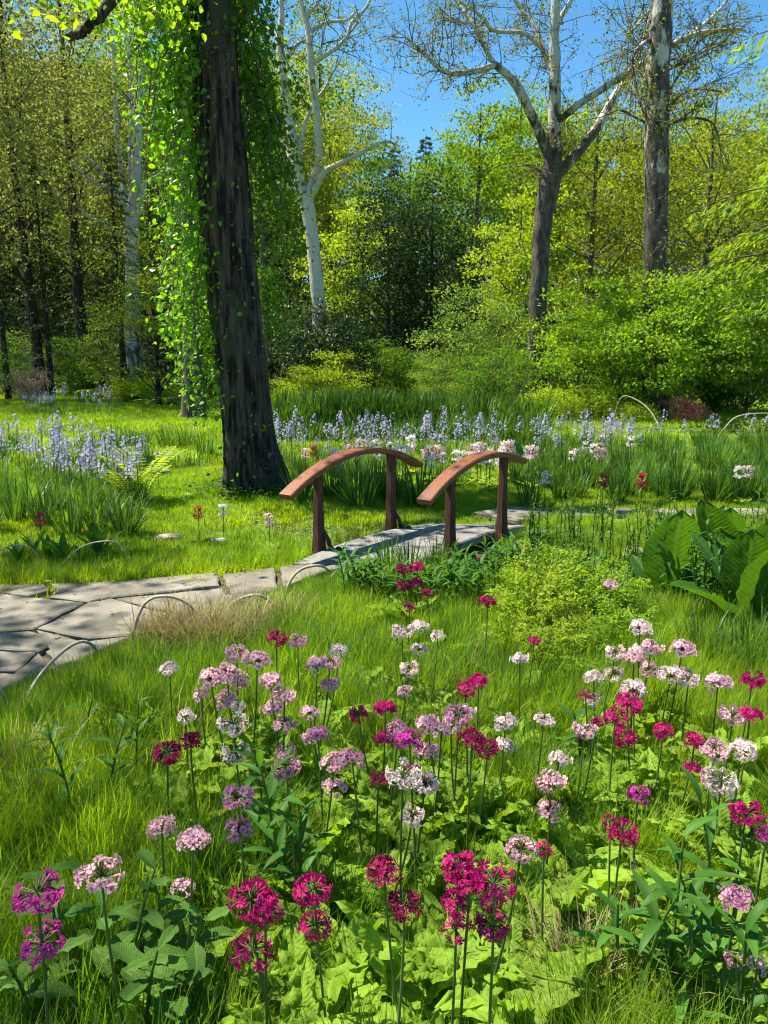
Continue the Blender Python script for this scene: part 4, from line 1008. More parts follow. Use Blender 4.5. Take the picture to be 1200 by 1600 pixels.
prims = [
 (57, 1388, 84, 'P', 2, .66), (158, 1362, 80, 'L', 1, .66), (392, 1408, 78, 'M', 2, .62), (415, 1420, 62, 'M', 1, .6), (490, 1386, 62, 'M', 2, .56), (600, 1368, 66, 'R', 1, .62), (632, 1412, 56, 'R', 1, .58),
 (715, 1348, 62, 'M', 3, .66), (772, 1382, 66, 'M', 2, .62), (735, 1380, 60, 'M', 1, .62), (815, 1326, 56, 'L', 1, .58), (850, 1322, 34, 'M', 1, .58), (973, 1296, 52, 'M', 1, .52), (953, 1280, 26, 'M', 1, .52), (997, 1246, 44, 'P', 1, .5),
 (1166, 1268, 58, 'M', 1, .56), (1199, 1302, 40, 'P', 1, .52), (1153, 1412, 62, 'V', 1, .48), (1148, 1500, 38, 'V', 1, .42), (1184, 1508, 36, 'L', 1, .4), (253, 1288, 52, 'L', 1, .55), (302, 1318, 56, 'L', 1, .55), (287, 1388, 40, 'L', 1, .48),
 (372, 1248, 54, 'V', 2, .55), (447, 1200, 54, 'V', 1, .55), (522, 1190, 50, 'L', 2, .58), (550, 1182, 46, 'V', 1, .58), (592, 1212, 34, 'R', 1, .52), (630, 1210, 54, 'W', 1, .6), (664, 1220, 52, 'W', 1, .58), (645, 1278, 46, 'W', 1, .5), (497, 1148, 44, 'V', 1, .55),
 (365, 1132, 56, 'W', 2, .55), (262, 1172, 52, 'R', 1, .55), (298, 1160, 44, 'R', 1, .56), (738, 1158, 54, 'R', 1, .6), (762, 1166, 44, 'R', 1, .58), (640, 1160, 56, 'P', 2, .6), (668, 1132, 50, 'L', 2, .6), (716, 1118, 50, 'V', 1, .62), (690, 1142, 40, 'L', 1, .6), (622, 1142, 46, 'V', 1, .6),
 (560, 1118, 38, 'M', 1, .56), (603, 1106, 48, 'M', 2, .58), (790, 1128, 44, 'W', 2, .58), (850, 1126, 38, 'W', 1, .56), (874, 1188, 42, 'W', 1, .54), (860, 1222, 52, 'L', 2, .54), (913, 1142, 46, 'L', 1, .56), (932, 1132, 30, 'M', 1, .56), (980, 1100, 52, 'M', 2, .6), (962, 1118, 44, 'M', 1, .6),
 (1037, 1140, 42, 'M', 1, .55), (1086, 1156, 42, 'M', 2, .55), (1118, 1170, 50, 'L', 2, .6), (1158, 1172, 52, 'W', 1, .6), (1128, 1222, 54, 'W', 1, .55), (1145, 1116, 48, 'L', 1, .6), (1172, 1118, 44, 'M', 1, .6), (1122, 1068, 50, 'L', 1, .6), (1176, 1060, 46, 'M', 1, .6), (1066, 1018, 48, 'L', 2, .62),
 (1048, 1056, 48, 'W', 1, .6), (1076, 1060, 40, 'W', 1, .6), (1000, 982, 44, 'W', 3, .66), (1018, 1008, 40, 'L', 2, .64), (962, 1020, 38, 'W', 2, .62), (990, 1030, 40, 'L', 1, .6), (990, 1082, 50, 'W', 1, .56), (915, 1082, 28, 'M', 1, .55), (928, 1062, 38, 'W', 2, .56),
 (812, 1028, 36, 'W', 1, .55), (835, 1002, 26, 'M', 1, .5), (748, 1064, 40, 'M', 1, .58), (730, 1080, 40, 'M', 1, .56), (628, 984, 42, 'W', 1, .6), (655, 980, 36, 'W', 2, .6), (684, 994, 30, 'W', 1, .6), (640, 1046, 36, 'W', 1, .5), (632, 1084, 32, 'L', 1, .5),
 (496, 1040, 46, 'L', 1, .6), (516, 1034, 42, 'L', 2, .62), (530, 1018, 36, 'W', 1, .62), (432, 996, 40, 'R', 1, .55), (466, 998, 34, 'V', 1, .55), (330, 1062, 52, 'L', 1, .6), (354, 1054, 50, 'L', 2, .6), (370, 1022, 46, 'L', 2, .62), (402, 1036, 48, 'L', 1, .62), (424, 1068, 48, 'L', 2, .62), (444, 1084, 46, 'L', 3, .6),
 (265, 1050, 38, 'W', 1, .5), (315, 1084, 34, 'L', 1, .52), (372, 1100, 30, 'W', 1, .52), (484, 1112, 38, 'L', 2, .55), (290, 1122, 34, 'W', 1, .5), (632, 886, 32, 'R', 2, .55), (652, 886, 30, 'M', 2, .55), (668, 930, 26, 'R', 1, .5), (640, 948, 24, 'R', 1, .45), (762, 942, 36, 'R', 1, .6), (756, 850, 22, 'M', 1, .35),
 (955, 915, 28, 'L', 1, .5), (730, 1112, 34, 'W', 1, .6), (705, 1128, 40, 'W', 1, .58)]
for q in prims: primula(*q)
# leaf rosettes without flowers
PRIMS = []
LBL = ('primula_rosette', 'lance_leaved_plant', 'broad_leaved_herb')
def rosette(u, v, s, label, group, n=8):
    g = gp(u, v); t = thing('primula_rosette', label, 'primula', (g[0], g[1], hz(*g[:2])), R.uniform(0, 6.28), group, s); ROS.append((g[0], g[1], 1.3*s))
    for k in range(n): part('leaf', PL[R.randrange(5)], t, (0, 0, .01), (R.uniform(.5, 1.25), 0, k*2.4+R.gauss(0, .2)), R.uniform(.75, 1.1))
for (u, v, s) in [(560, 1620, 1.25), (640, 1600, 1.2), (720, 1560, 1.2), (690, 1640, 1.3), (790, 1600, 1.1), (470, 1640, 1.1), (620, 1540, 1.05), (520, 1560, 1.1), (760, 1660, 1.2)]:
    rosette(u, v, s, 'flowerless rosette of crinkled lime primula leaves under the crimson heads', 'rosettes under the crimson primulas')
for (u, v, s) in [(880, 1425, 1.15), (930, 1410, 1.1), (860, 1450, 1.0), (840, 1400, 1.0), (1130, 1380, 1.2), (1180, 1370, 1.1), (1190, 1430, 1.1), (1110, 1580, 1.1), (1190, 1620, 1.2)]:
    rosette(u, v, s, 'flowerless rosette of sunlit lime primula leaves beside lance-leaved stems', 'rosettes beside lance-leaved stems')
for (u, v, s) in [(600, 1300, 1), (540, 1310, 1.0), (690, 1290, 1.0), (480, 1270, 1.0), (420, 1240, .9), (630, 1340, 1.0), (720, 1310, .9), (740, 1320, 1), (390, 1190, .9), (580, 1260, .9)]:
    rosette(u, v, s, 'flowerless lime leaf rosette below the white and lilac primulas', 'rosettes below white and lilac primulas')
for (u, v, s) in [(880, 1190, .9), (790, 1190, .8), (1000, 1210, .9), (1060, 1200, .9), (960, 1200, .9), (640, 1120, .8), (560, 1090, .9), (700, 1120, .8), (1150, 1260, 1)]:
    rosette(u, v, s, 'flowerless lime leaf rosette in the sunny grass', 'rosettes in the sunny grass')
# middle-distance primulas, too small to show parts
def tiny(seed, ck):
    rg = np.random.default_rng(seed); b = B(); tube(b, [(0, 0, -.02), (0, 0, .25), (.01, 0, .5)], .006, 4, 1, False)
    for z in (.5, .41):
        n = 16; o = nrm(rg.normal(size=(n, 3))+np.array((0, 0, .2))); C = o*np.array((.055, .055, .035))+np.array((0, 0, z))
        for k in range(3): leaves(b, C, nrm(rg.normal(size=(n, 3))), o, .035, .03, 0, rg, .02)
    n = 7; a = rg.random(n)*6.28; leaves(b, np.zeros((n, 3)), np.stack((np.cos(a), np.sin(a), np.full(n, .8)), -1), np.tile((0, 0, 1.0), (n, 1)), .22, .08, 2, rg, .05, True, .15)
    fm = leafmat('tiny '+ck, *{'W': ((.72, .60, .58), (.80, .74, .70)), 'L': ((.60, .36, .42), (.70, .50, .52)), 'R': ((.45, .03, .05), (.55, .06, .08))}[ck], .35, (1, 1, 1))
    return b.mesh('small_primula', [fm, M['stem'], M['primleaf']])
TI = {c: tiny(i, c) for i, c in enumerate('WLR')}
for k in range(52):
    u = R.uniform(520, 840) if k < 44 else R.uniform(840, 990); v = R.uniform(742, 772)-(14 if k >= 44 else 0); g = gp(u, v); c = 'WWLWL'[k % 5]
    solo('candelabra_primula', TI[c], {'W': 'creamy white primula in the crowd below the blue spires', 'L': 'pale pink primula in the crowd below the blue spires'}[c], 'primula',
         {'W': 'creamy primulas below the blue spires', 'L': 'pale pink primulas below the blue spires'}[c], (g[0], g[1], hz(*g[:2])), R.uniform(0, 6), R.uniform(.75, 1.05))
for u, v, c, lab in [(490, 748, 'R', 'red primula beside the leaning trunk among blue spires'), (795, 742, 'R', 'bright red primula just beyond the right handrail'), (478, 752, 'L', 'pink primula next to red one by the leaning trunk'),
                     (312, 850, 'R', 'red primula on the lawn verge beside a small grey rock'), (350, 846, 'W', 'white primula on the lawn verge behind a small rock'), (422, 862, 'L', 'pink primula on the lawn verge near the footbridge'),
                     (67, 862, 'R', 'small red tulip-like flower on the verge by a slender hoop'), (850, 800, 'W', 'white primula beside the far path strip'), (1000, 806, 'R', 'dark red primula beside the far path among irises'), (940, 806, 'R', 'dark red primula in front of the iris stand'),
                     (1150, 790, 'W', 'white primula before the iris stand at far path'), (1165, 786, 'L', 'pink primula before the iris stand at far path')]:
    g = gp(u, v); solo('candelabra_primula', TI[c], lab, 'primula', None, (g[0], g[1], hz(*g[:2])), R.uniform(0, 6), .62 if v > 840 else .8)

# ------------------------------------------------------------------ other bed plants
LL = [broad(s, .16, .030, .8, c, .001, 0, 7, 2, .3, 0, 'lance') for s, c in ((11, .6), (12, 1.1), (13, 1.5))]
OV = [broad(s, .13, .058, .5, c, .004, .12, 9, 3, .25, 0, 'herb') for s, c in ((14, .5), (15, .9), (16, .3))]
def leafy(name, u, v, h, lv, n, label, group=None, s=1.0, cat='plant', tilt=(.5, 1.1), pair=False, lean=.06, stems=1):
    g = gp(u, v); t = thing(name, label, cat, (g[0], g[1], hz(*g[:2])), R.uniform(0, 6.28), group)
    for q in range(stems):
        ox, oy = (0, 0) if stems == 1 else (R.gauss(0, .07), R.gauss(0, .07)); hh = h*R.uniform(.8, 1.1); lx, ly = R.gauss(0, lean), R.gauss(0, lean)
        b = B(); tube(b, bez((ox, oy, -.02), (ox, oy, hh*.5), (ox+lx, oy+ly, hh), 6), np.linspace(.006, .003, 6), 5, 0, False); part('stem', b.mesh('stem', [M['stem']]), t)
        for k in range(n):
            f = .15+.85*(k+1)/n; a = (k//2*1.57+(k % 2)*math.pi if pair else k*2.4)+R.gauss(0, .15)
            part('leaf', lv[R.randrange(3)], t, (ox+lx*f*f, oy+ly*f*f, hh*f), (R.uniform(*tilt)*(1 if f < .95 else 1.25), 0, a), s*R.uniform(.75, 1.1)*(1 if f < .8 else .75))
for (u, v, h, n) in [(1040, 1600, .5, 18), (1000, 1585, .42, 15), (1085, 1560, .46, 16), (1110, 1520, .5, 15), (960, 1560, .36, 13), (1150, 1640, .4, 14), (1060, 1660, .36, 14)]:
    leafy('lance_leaved_plant', u, v, h, LL, int(n*.7), 'upright stem of long lance leaves among the sunny grass and mauve primulas', 'lance-leaved stems by mauve primulas', .95)
for (u, v, h, n) in [(440, 1430, .46, 15), (470, 1440, .42, 13), (420, 1380, .4, 12), (905, 1190, .3, 10)]:
    leafy('lance_leaved_plant', u, v, h, LL, n, 'upright stem of long pale lance leaves behind the crimson primulas', 'lance-leaved stems behind crimson primulas', 1.05)
for (u, v, h, n) in [(170, 1290, .34, 12), (120, 1310, .34, 12), (215, 1240, .32, 12), (90, 1230, .3, 10), (135, 1180, .26, 10)]:
    leafy('lance_leaved_plant', u, v, h, LL, n, 'slim grey-green lance-leaved stem in shaded grass near the path', 'lance-leaved stems near the path', .75)
for (u, v, h, n) in [(200, 1590, .36, 14), (130, 1600, .34, 12), (250, 1560, .34, 14), (290, 1600, .32, 12), (60, 1640, .3, 12), (330, 1620, .3, 12), (100, 1560, .34, 12), (230, 1650, .34, 12)]:
    leafy('broad_leaved_herb', u, v, h, OV, n, 'shaded herb with paired oval toothed leaves under the lilac primulas', 'oval-leaved herbs in the shady corner', .85, tilt=(-.1, .6), pair=True)
for (u, v) in [(20, 1420), (45, 1430), (70, 1425)]:
    rosette(u, v, .85, 'cluster of rounded grey-green leaves in the shady grass', 'rounded leaves in shady grass', 5)
for (u, v, h) in [(556, 938, .34), (585, 945, .32), (610, 955, .28), (570, 925, .26)]:
    leafy('leafy_clump', u, v, h, LL, 13, 'dense dark lance-leaved clump in front of the left deck edge', 'dark clumps at the deck edge', .9, stems=5)
for (u, v, h) in [(870, 945, .34), (905, 940, .32), (700, 945, .28), (660, 945, .24), (745, 930, .34), (840, 930, .36), (720, 945, .28), (775, 925, .36), (800, 915, .4), (825, 905, .38), (680, 955, .24), (850, 890, .4), (740, 955, .3)]:
    leafy('leafy_clump', u, v, h, LL, 12, 'leafy lance-leaved clump in front of the right handrail posts', 'clumps before the right handrail', .95, stems=5)
for k in range(30):
    u = R.uniform(838, 1210); v = R.uniform(826, 930); near_ = 'before the far path strip' if v < 870 else 'around the big marsh leaves'
    leafy('leafy_clump', u, v, R.uniform(.22, .42), LL if k % 3 else OV, 9, f'low green leafy clump {near_}', f'low leafy clumps {near_}', R.uniform(.5, .8), stems=4, tilt=(.2, 1.0))
for (u, v, h) in [(1080, 955, .62), (1110, 965, .66), (1060, 945, .5), (1130, 950, .6)]:
    leafy('willowherb_clump', u, v, h, LL, 22, 'tall dark narrow-leaved bushy clump between the big marsh leaves', 'tall dark clumps between marsh leaves', .7, stems=5, tilt=(-.2, .6))
for (u, v, h) in [(870, 900, .55), (900, 905, .5), (930, 895, .55), (960, 900, .5), (985, 890, .45), (855, 880, .5), (840, 860, .5), (880, 865, .55), (910, 870, .5), (945, 862, .5), (1000, 905, .5), (890, 930, .5), (940, 925, .5), (1020, 880, .45)]:
    leafy('tall_stem_plant', u, v, h, OV, 14, 'thin tall stems with small leaves before the far path strip', 'thin tall stems before far path', .35, stems=6, lean=.03)
# yellow-green feathery plants
def feather(seed):
    rg = np.random.default_rng(seed); b = B()
    for q in range(24):
        a = rg.random()*6.28; L = rg.uniform(.20, .50); p0 = np.array((rg.normal(0, .05), rg.normal(0, .05), 0)); hd = np.array((math.cos(a), math.sin(a), 0)); w0 = rg.uniform(.15, .6)
        c = bez(p0, p0+np.array((0, 0, L*.75))+hd*L*.1, p0+hd*L*w0+np.array((0, 0, L*(1.05-.6*w0))), 12); tube(b, c, .002, 3, 1, False)
        sd = np.array((-hd[1], hd[0], 0))
        for k in range(4, 12):
            w = .10*math.sin(math.pi*(k-2.5)/10)+.012; m = 6
            for sg in (-1, 1):
                tt = np.linspace(.15, 1, m)[:, None]; ax = nrm(sd*sg+hd*.5+rg.normal(0, .15, 3)); P = c[k]+ax*w*tt+np.array((0, 0, .02))*tt*(1-tt)
                leaves(b, P, np.tile(ax, (m, 1))+rg.normal(0, .7, (m, 3)), np.tile((0, 0, 1.0), (m, 1))+rg.normal(0, .35, (m, 3)), .030*rg.uniform(.7, 1.3, m), .013, 0, rg, .05)
    return b.mesh('fronds', [M['yellowgreen'], M['stem']])
FE = [feather(1), feather(2), feather(3), feather(4)]
for m_ in FE[2:]: m_.materials[0] = M['lime']
for k, (u, v, s) in enumerate([(795, 1030, .6), (850, 1060, .75), (915, 1050, .6), (968, 1030, .8), (826, 1000, .95), (890, 1015, .7), (938, 985, 1.0), (985, 985, .6), (856, 965, 1.1), (780, 985, .55), (815, 950, .7), (905, 1085, .5), (955, 950, .75), (875, 930, .9), (760, 1040, .4), (990, 1060, .45)]):
    g = gp(u, v); md = ('yellow-green', 'lime')[k % 4 > 1]
    solo('feathery_plant', FE[k % 4], f'{md} feathery-leaved plant in the glowing clump before the marsh leaves', 'plant', f'{md} feathery plants', (g[0], g[1], hz(*g[:2])), R.uniform(0, 6), s)
# fern by the small pool
def fern(seed, n=9, L0=.75):
    rg = np.random.default_rng(seed); b = B()
    for q in range(n):
        a = q*6.28/n+rg.normal(0, .2); L = L0*rg.uniform(.8, 1.1); hd = np.array((math.cos(a), math.sin(a), 0)); c = bez((0, 0, 0), hd*L*.15+np.array((0, 0, L*.6)), hd*L*.6+np.array((0, 0, L*.72)), 18)
        tube(b, c, .004, 3, 1, False); sd = np.array((-hd[1], hd[0], 0)); k = np.arange(2, 18); w = .13*np.sin(np.pi*(k-.5)/18)**.7
        for sg in (-1, 1): leaves(b, c[k], np.tile(sd*sg+hd*.35, (16, 1)), np.tile(np.array((0, 0, 1.0))-hd*.4, (16, 1)), w, .045, 0, rg, .02)
    return b.mesh('fronds', [M['yellowgreen'], M['stem']])
fm_ = fern(1)
for u, v, s, lab in [(225, 782, 1.0, 'bright yellow-green fern beside the small dark pool'), (205, 790, .75, 'smaller yellow-green fern in front of the bright one')]:
    g = gp(u, v); solo('fern', fm_, lab, 'fern', None, (g[0], g[1], hz(*g[:2])), R.uniform(0, 6), s)
# hostas, verge plants
HB = [broad(s, .34, .20, .5, 1.0, .006, 0, 8, 3, .2, 0, 'pale') for s in (21, 22, 23)]
for u, v, lab in [(232, 632, 'hosta mound with pale leaves on the far lawn edge'), (262, 634, 'second hosta mound beside pale hosta on far lawn'), (205, 628, 'hosta mound near the conifer trunk')]:
    g = gp(u, v); t = thing('hosta', lab, 'hosta', (g[0], g[1], hz(*g[:2])), 0, None, 1.6)
    for k in range(16): part('leaf', HB[k % 3], t, (0, 0, .03), (R.uniform(.2, 1.0), 0, k*2.4), R.uniform(.8, 1.2))
VL = [broad(s, .30, .075, .6, .5, .003, 0, 8, 2, .3, 0, 'lance') for s in (31, 32, 33)]
for u, v, n, s in [(155, 870, 7, .95), (100, 880, 6, .85), (75, 875, 6, .8), (55, 868, 6, .8), (130, 885, 5, .7), (285, 872, 6, .5), (30, 880, 6, .7)]:
    g = gp(u, v); t = thing('verge_plant', 'upright clump of long pale green leaves on the verge below the irises', 'plant', (g[0], g[1], hz(*g[:2])), R.uniform(0, 6), 'upright pale clumps on the verge', s)
    for k in range(n): part('leaf', VL[k % 3], t, (0, 0, 0), (R.uniform(.9, 1.5), 0, k*2.4), R.uniform(.8, 1.15))
for k in range(46):
    u = R.uniform(-40, 480); v = R.uniform(-30, -4)+np.interp(u, [0, 200, 340, 480], [921, 913, 903, 886]); g = gp(u, v)
    if k < 22: rosette(u, v, .28, 'tiny leafy weed in the shaggy verge along the path', 'tiny weeds along the verge', 6)
# big marsh leaves
BG = [broad(s, .62, .30, .52, c, .008, .02, 12, 4, .28, 0, 'biglleaf') for s, c in ((41, .25), (42, .6), (43, .9))]
def marsh(u, v, label, spec, s=1.0):
    g = gp(u, v); t = thing('marsh_plant', label, 'plant', (g[0], g[1], hz(*g[:2])), 0, None, s)
    for az, tilt, sc_, k in spec: part('leaf', BG[k], t, (0, 0, .02), (tilt, 0, math.radians(az)), sc_)
marsh(1045, 945, 'marsh plant with one huge upright paddle leaf beside the dark bushy clump', [(175, 1.5, 1.3, 0), (100, .75, .95, 1), (60, .6, .9, 2), (140, .5, .8, 2), (20, 1.0, .9, 1), (215, .45, .7, 2), (300, 1.1, .8, 1)])
marsh(1165, 985, 'marsh plant with sunlit huge veined leaves beside the flat tan rock', [(200, 1.25, 1.15, 0), (150, 1.4, 1.1, 0), (250, .9, 1.0, 1), (100, .8, 1.0, 1), (40, 1.2, 1.1, 1), (310, .7, .9, 2), (175, .6, .8, 2)])
marsh(1130, 900, 'marsh plant with broad dark leaves behind the bushy clump', [(120, 1.2, 1.1, 0), (60, .9, 1, 1), (200, 1.0, 1.0, 1), (280, .9, 1, 1), (340, 1.1, 1, 1), (160, 1.4, .9, 0)])
marsh(1205, 930, 'marsh plant with broad leaves partly past the picture edge', [(90, 1.0, 1.1, 1), (150, 1.2, 1.1, 0), (210, .9, 1, 1), (30, 1.0, 1, 1), (300, .9, 1, 2)])
marsh(630, 985, 'low marsh plant with pale broad leaves among wine-red primulas', [(90, .45, .55, 2), (150, .9, .5, 1), (30, .5, .5, 2), (230, .5, .5, 2), (-60, .6, .5, 1)])
marsh(690, 975, 'low marsh plant with spread pale leaves beside the white primulas', [(270, .3, .5, 2), (200, .35, .45, 2), (330, .4, .5, 2), (120, .7, .45, 1)])
marsh(820, 735, 'marsh plant with fresh upright leaves right behind the right handrail', [(110, 1.0, .8, 1), (60, 1.2, .9, 0), (20, .8, .7, 1), (160, .9, .7, 1), (250, .9, .8, 1)])
marsh(1115, 648, 'dark big-leaved plant in front of the red azalea', [(a, 1.2, 1.5, k % 2) for k, a in enumerate((20, 90, 160, 230, 300))], 1.2)
# rocks
def rock(u, v, sx, sy, sz_, label, rz=0, seed=1):
    rg = np.random.default_rng(seed); import bmesh
    bm = bmesh.new(); bmesh.ops.create_icosphere(bm, subdivisions=3, radius=1.0); ph = rg.uniform(0, 6, 6)
    for vt_ in bm.verts:
        c = vt_.co; k = 1+.12*math.sin(c.x*3+ph[0])+.12*math.sin(c.y*4+ph[1])+.08*math.sin(c.z*5+c.x*4+ph[2])+rg.normal(0, .015)
        vt_.co = Vector((math.copysign(abs(c.x)**.8, c.x), math.copysign(abs(c.y)**.8, c.y), math.copysign(abs(c.z)**.6, c.z)*.9))*k
    me = bpy.data.meshes.new('rock'); bm.to_mesh(me); bm.free(); me.materials.append(M['rock'])
    g = gp(u, v); return tagit(part('rock', me, None, (g[0], g[1], hz(*g[:2])+sz_*.35), (0, 0, rz), (sx, sy, sz_)), label, 'rock')
rock(1095, 985, .20, .13, .06, 'flat tan rock in front of the marsh leaves', .1, 1)
rock(990, 872, .12, .09, .07, 'tan rock beside the thin tall stems', .5, 2)
rock(262, 846, .13, .07, .05, 'low grey rock on the verge beside the irises', .3, 3)
rock(338, 850, .10, .06, .045, 'small rock behind the white verge primula', -.2, 4)
rock(545, 858, .13, .09, .09, 'tan bank stone beside the left deck edge', .4, 5)
rock(296, 772, .05, .04, .025, 'tiny pale stone on the lawn by the leaning trunk', .4, 6)
rock(248, 742, .16, .08, .08, 'dark edging rock of the small pool', .2, 7)
rock(420, 858, .06, .05, .03, 'tiny stone on the verge near the footbridge', .2, 8)
# ------------------------------------------------------------------ grass
def scatter(name, P, rot, scl, sources, label, cat, mats):
    """one 'stuff' object: tuft meshes instanced on laid-out points"""
    me = bpy.data.meshes.new(name); me.vertices.add(len(P)); me.vertices.foreach_set('co', np.asarray(P, float).ravel())
    for nm_, typ, dat in (('rz', 'FLOAT', rot), ('sc', 'FLOAT', scl)):
        a = me.attributes.new(nm_, typ, 'POINT'); a.data.foreach_set('value', np.asarray(dat, float))
    me.update()
    for m in mats: me.materials.append(m)
    o = link(bpy.data.objects.new(name, me)); tagit(o, label, cat, None, 'stuff')
    ng = bpy.data.node_groups.new(name, 'GeometryNodeTree')
    ng.interface.new_socket('Geometry', in_out='INPUT', socket_type='NodeSocketGeometry'); ng.interface.new_socket('Geometry', in_out='OUTPUT', socket_type='NodeSocketGeometry')
    N = ng.nodes; Lk = ng.links; gi = N.new('NodeGroupInput'); go = N.new('NodeGroupOutput')
    m2p = N.new('GeometryNodeMeshToPoints'); Lk.new(gi.outputs[0], m2p.inputs['Mesh'])
    jn = N.new('GeometryNodeJoinGeometry')
    for src in sources:
        so = bpy.data.objects.new(src.name, src); oi = N.new('GeometryNodeObjectInfo'); oi.inputs['Object'].default_value = so; oi.inputs['As Instance'].default_value = True
        Lk.new(oi.outputs['Geometry'], jn.inputs[0])
    iop = N.new('GeometryNodeInstanceOnPoints'); Lk.new(m2p.outputs[0], iop.inputs['Points']); Lk.new(jn.outputs[0], iop.inputs['Instance'])
    iop.inputs['Pick Instance'].default_value = True
    def na(n_):
        q = N.new('GeometryNodeInputNamedAttribute'); q.data_type = 'FLOAT'; q.inputs['Name'].default_value = n_; return q.outputs[0]
    cx = N.new('ShaderNodeCombineXYZ'); Lk.new(na('rz'), cx.inputs['Z'])
    e2r = N.new('FunctionNodeEulerToRotation'); Lk.new(cx.outputs[0], e2r.inputs[0]); Lk.new(e2r.outputs[0], iop.inputs['Rotation'])
    Lk.new(na('sc'), iop.inputs['Scale']); Lk.new(iop.outputs[0], go.inputs[0])
    md = o.modifiers.new('scatter', 'NODES'); md.node_group = ng
    return o

def tuft(seed, n, rad, Lr, w, mat, lean=.35, curve=1.0, seg=3):
    rng = np.random.default_rng(seed); b = B(); r = rad*np.sqrt(rng.random(n)); a = rng.random(n)*6.283
    P = np.stack((r*np.cos(a), r*np.sin(a), np.full(n, -.01)), -1)
    blades(b, P, a+rng.normal(0, 1.1, n), abs(rng.normal(0, lean, n)), rng.uniform(*Lr, n), w*rng.uniform(.7, 1.3, n), 0, rng, seg, curve*rng.uniform(.1, 1.3, n))
    return b.mesh('grass_tuft', [mat])

def nearv(u): return np.interp(u, [q[0] for q in near_edge], [q[1] for q in near_edge])
rng = np.random.default_rng(77)
bridge_poly = [tuple(p_) for p_ in (BL-BD*.45-BP*.05, BL+BD*1.5-BP*.05, BR+BD*1.5+BP*.05, BR-BD*.45+BP*.05)]
# meadow grass in the near flower bed
N0 = 26000; y = rng.uniform(.35, 7.6, N0); x = rng.uniform(-1, 1, N0)*(.62*y+1.0)
u, v = proj(x, y)
ok = (~inpoly(x, y, path_poly)) & (~inpoly(x, y, strip_poly)) & (~inpoly(x, y, bridge_poly))
bound = np.interp(u, [-900, 0, 130, 210, 340, 430, 515, 560, 700, 800, 1200, 2000], [1700, 1090, 1040, 1002, 958, 928, 894, 880, 862, 830, 818, 818])
ok &= (v > bound+rng.normal(3, 3, N0))
dens = np.interp(y, [0, 2, 4, 8], [.66, .56, .40, .30]); ok &= rng.random(N0) < dens
x, y = x[ok], y[ok]; v = v[ok]; bound = bound[ok]; zz = height(x, y)
sz = rng.uniform(.65, 1.2, len(x))*np.interp(y, [0, 3.5, 5.5, 8], [1, .95, .85, .8])*np.interp(v-bound, [0, 25, 90], [.5, .65, 1])
RS = np.array(ROS); dd = np.sqrt((x[:, None]-RS[None, :, 0])**2+(y[:, None]-RS[None, :, 1])**2)/RS[None, :, 2]; dm = dd.min(1)
sz *= np.interp(dm, [0, .07, .15], [.5, .6, 1.0]); keep = (dm > .05) | (rng.random(len(x)) < .5); x, y, zz, sz = x[keep], y[keep], zz[keep], sz[keep]
mt = [tuft(s, 110, .10, (.09, .26), .0050, M['meadow']) for s in (1, 2, 3)] + [tuft(4, 90, .09, (.16, .32), .004, M['meadow'], .25, .8)]
scatter('meadow_grass', np.stack((x, y, zz), -1), rng.random(len(x))*6.28, sz, mt, 'fine long green grass filling the bed between the primulas', 'grass', [M['meadow']])
print('meadow tufts', len(x))
# dry grass
dp = [];
for (cu, cv, ru, rv, n) in ((330, 1010, 90, 26, 150), (275, 1000, 60, 18, 60), (420, 985, 60, 16, 40), (930, 1560, 90, 50, 34), (40, 1240, 60, 40, 26), (640, 1100, 300, 120, 18)):
    for q in range(n):
        g = gp(cu+rng.normal(0, .5)*ru, cv+rng.normal(0, .5)*rv)
        if not inpoly(g[0], g[1], path_poly): dp.append((g[0], g[1], hz(g[0], g[1])))
dp = np.array(dp)
scatter('dry_grass', dp, rng.random(len(dp))*6.28, rng.uniform(.7, 1.2, len(dp)), [tuft(s, 22, .05, (.16, .34), .0042, M['dry'], .6, 1.3) for s in (8, 9)], 'tan dry grass tufts at the path edge and among the green', 'grass', [M['dry']])
# lawn and far grass
def lawn_pts(y0, y1, n, wid, seed):
    rg = np.random.default_rng(seed); y = y0+(y1-y0)*rg.random(n)**.8; x = rg.uniform(-1, 1, n)*(wid*y+1.5)
    u, v = proj(x, y); ok = (~inpoly(x, y, path_poly)) & (~inpoly(x, y, strip_poly)) & (~inpoly(x, y, bridge_poly))
    edge = np.interp(u, [-900, 0, 200, 340, 480, 560, 740, 800, 2000], [930, 920, 912, 902, 884, 860, 812, 800, 800])
    ok &= v < edge
    ok &= ((x-12.0)/6.9)**2+((y-18.0)/1.28)**2 > 1; ok &= ((x+3.55)/.85)**2+((y-12)/.7)**2 > 1
    x, y = x[ok], y[ok]; return np.stack((x, y, height(x, y)), -1), rg
P, rg = lawn_pts(5.2, 12.5, 5200, .56, 5)
lt = [tuft(s, 190, .19, (.03, .075), .0052, M['lawn'], .45, .6, 2) for s in (21, 22, 23)]
scatter('lawn_grass', P, rg.random(len(P))*6.28, rg.uniform(.7, 1.4, len(P))*np.interp(P[:, 1], [5, 6.2, 7], [1.5, 1.25, 1.0]), lt, 'short bright mown lawn grass around the leaning tree', 'grass', [M['lawn']])
P, rg = lawn_pts(12.5, 46, 5200, .60, 6)
lt = [tuft(s, 200, .55, (.05, .13), .015, M['lawn'], .45, .6, 2) for s in (24, 25, 26)]
scatter('far_lawn_grass', P, rg.random(len(P))*6.28, rg.uniform(.7, 1.3, len(P)), lt, 'bright lawn grass stretching back to the wood', 'grass', [M['lawn']])
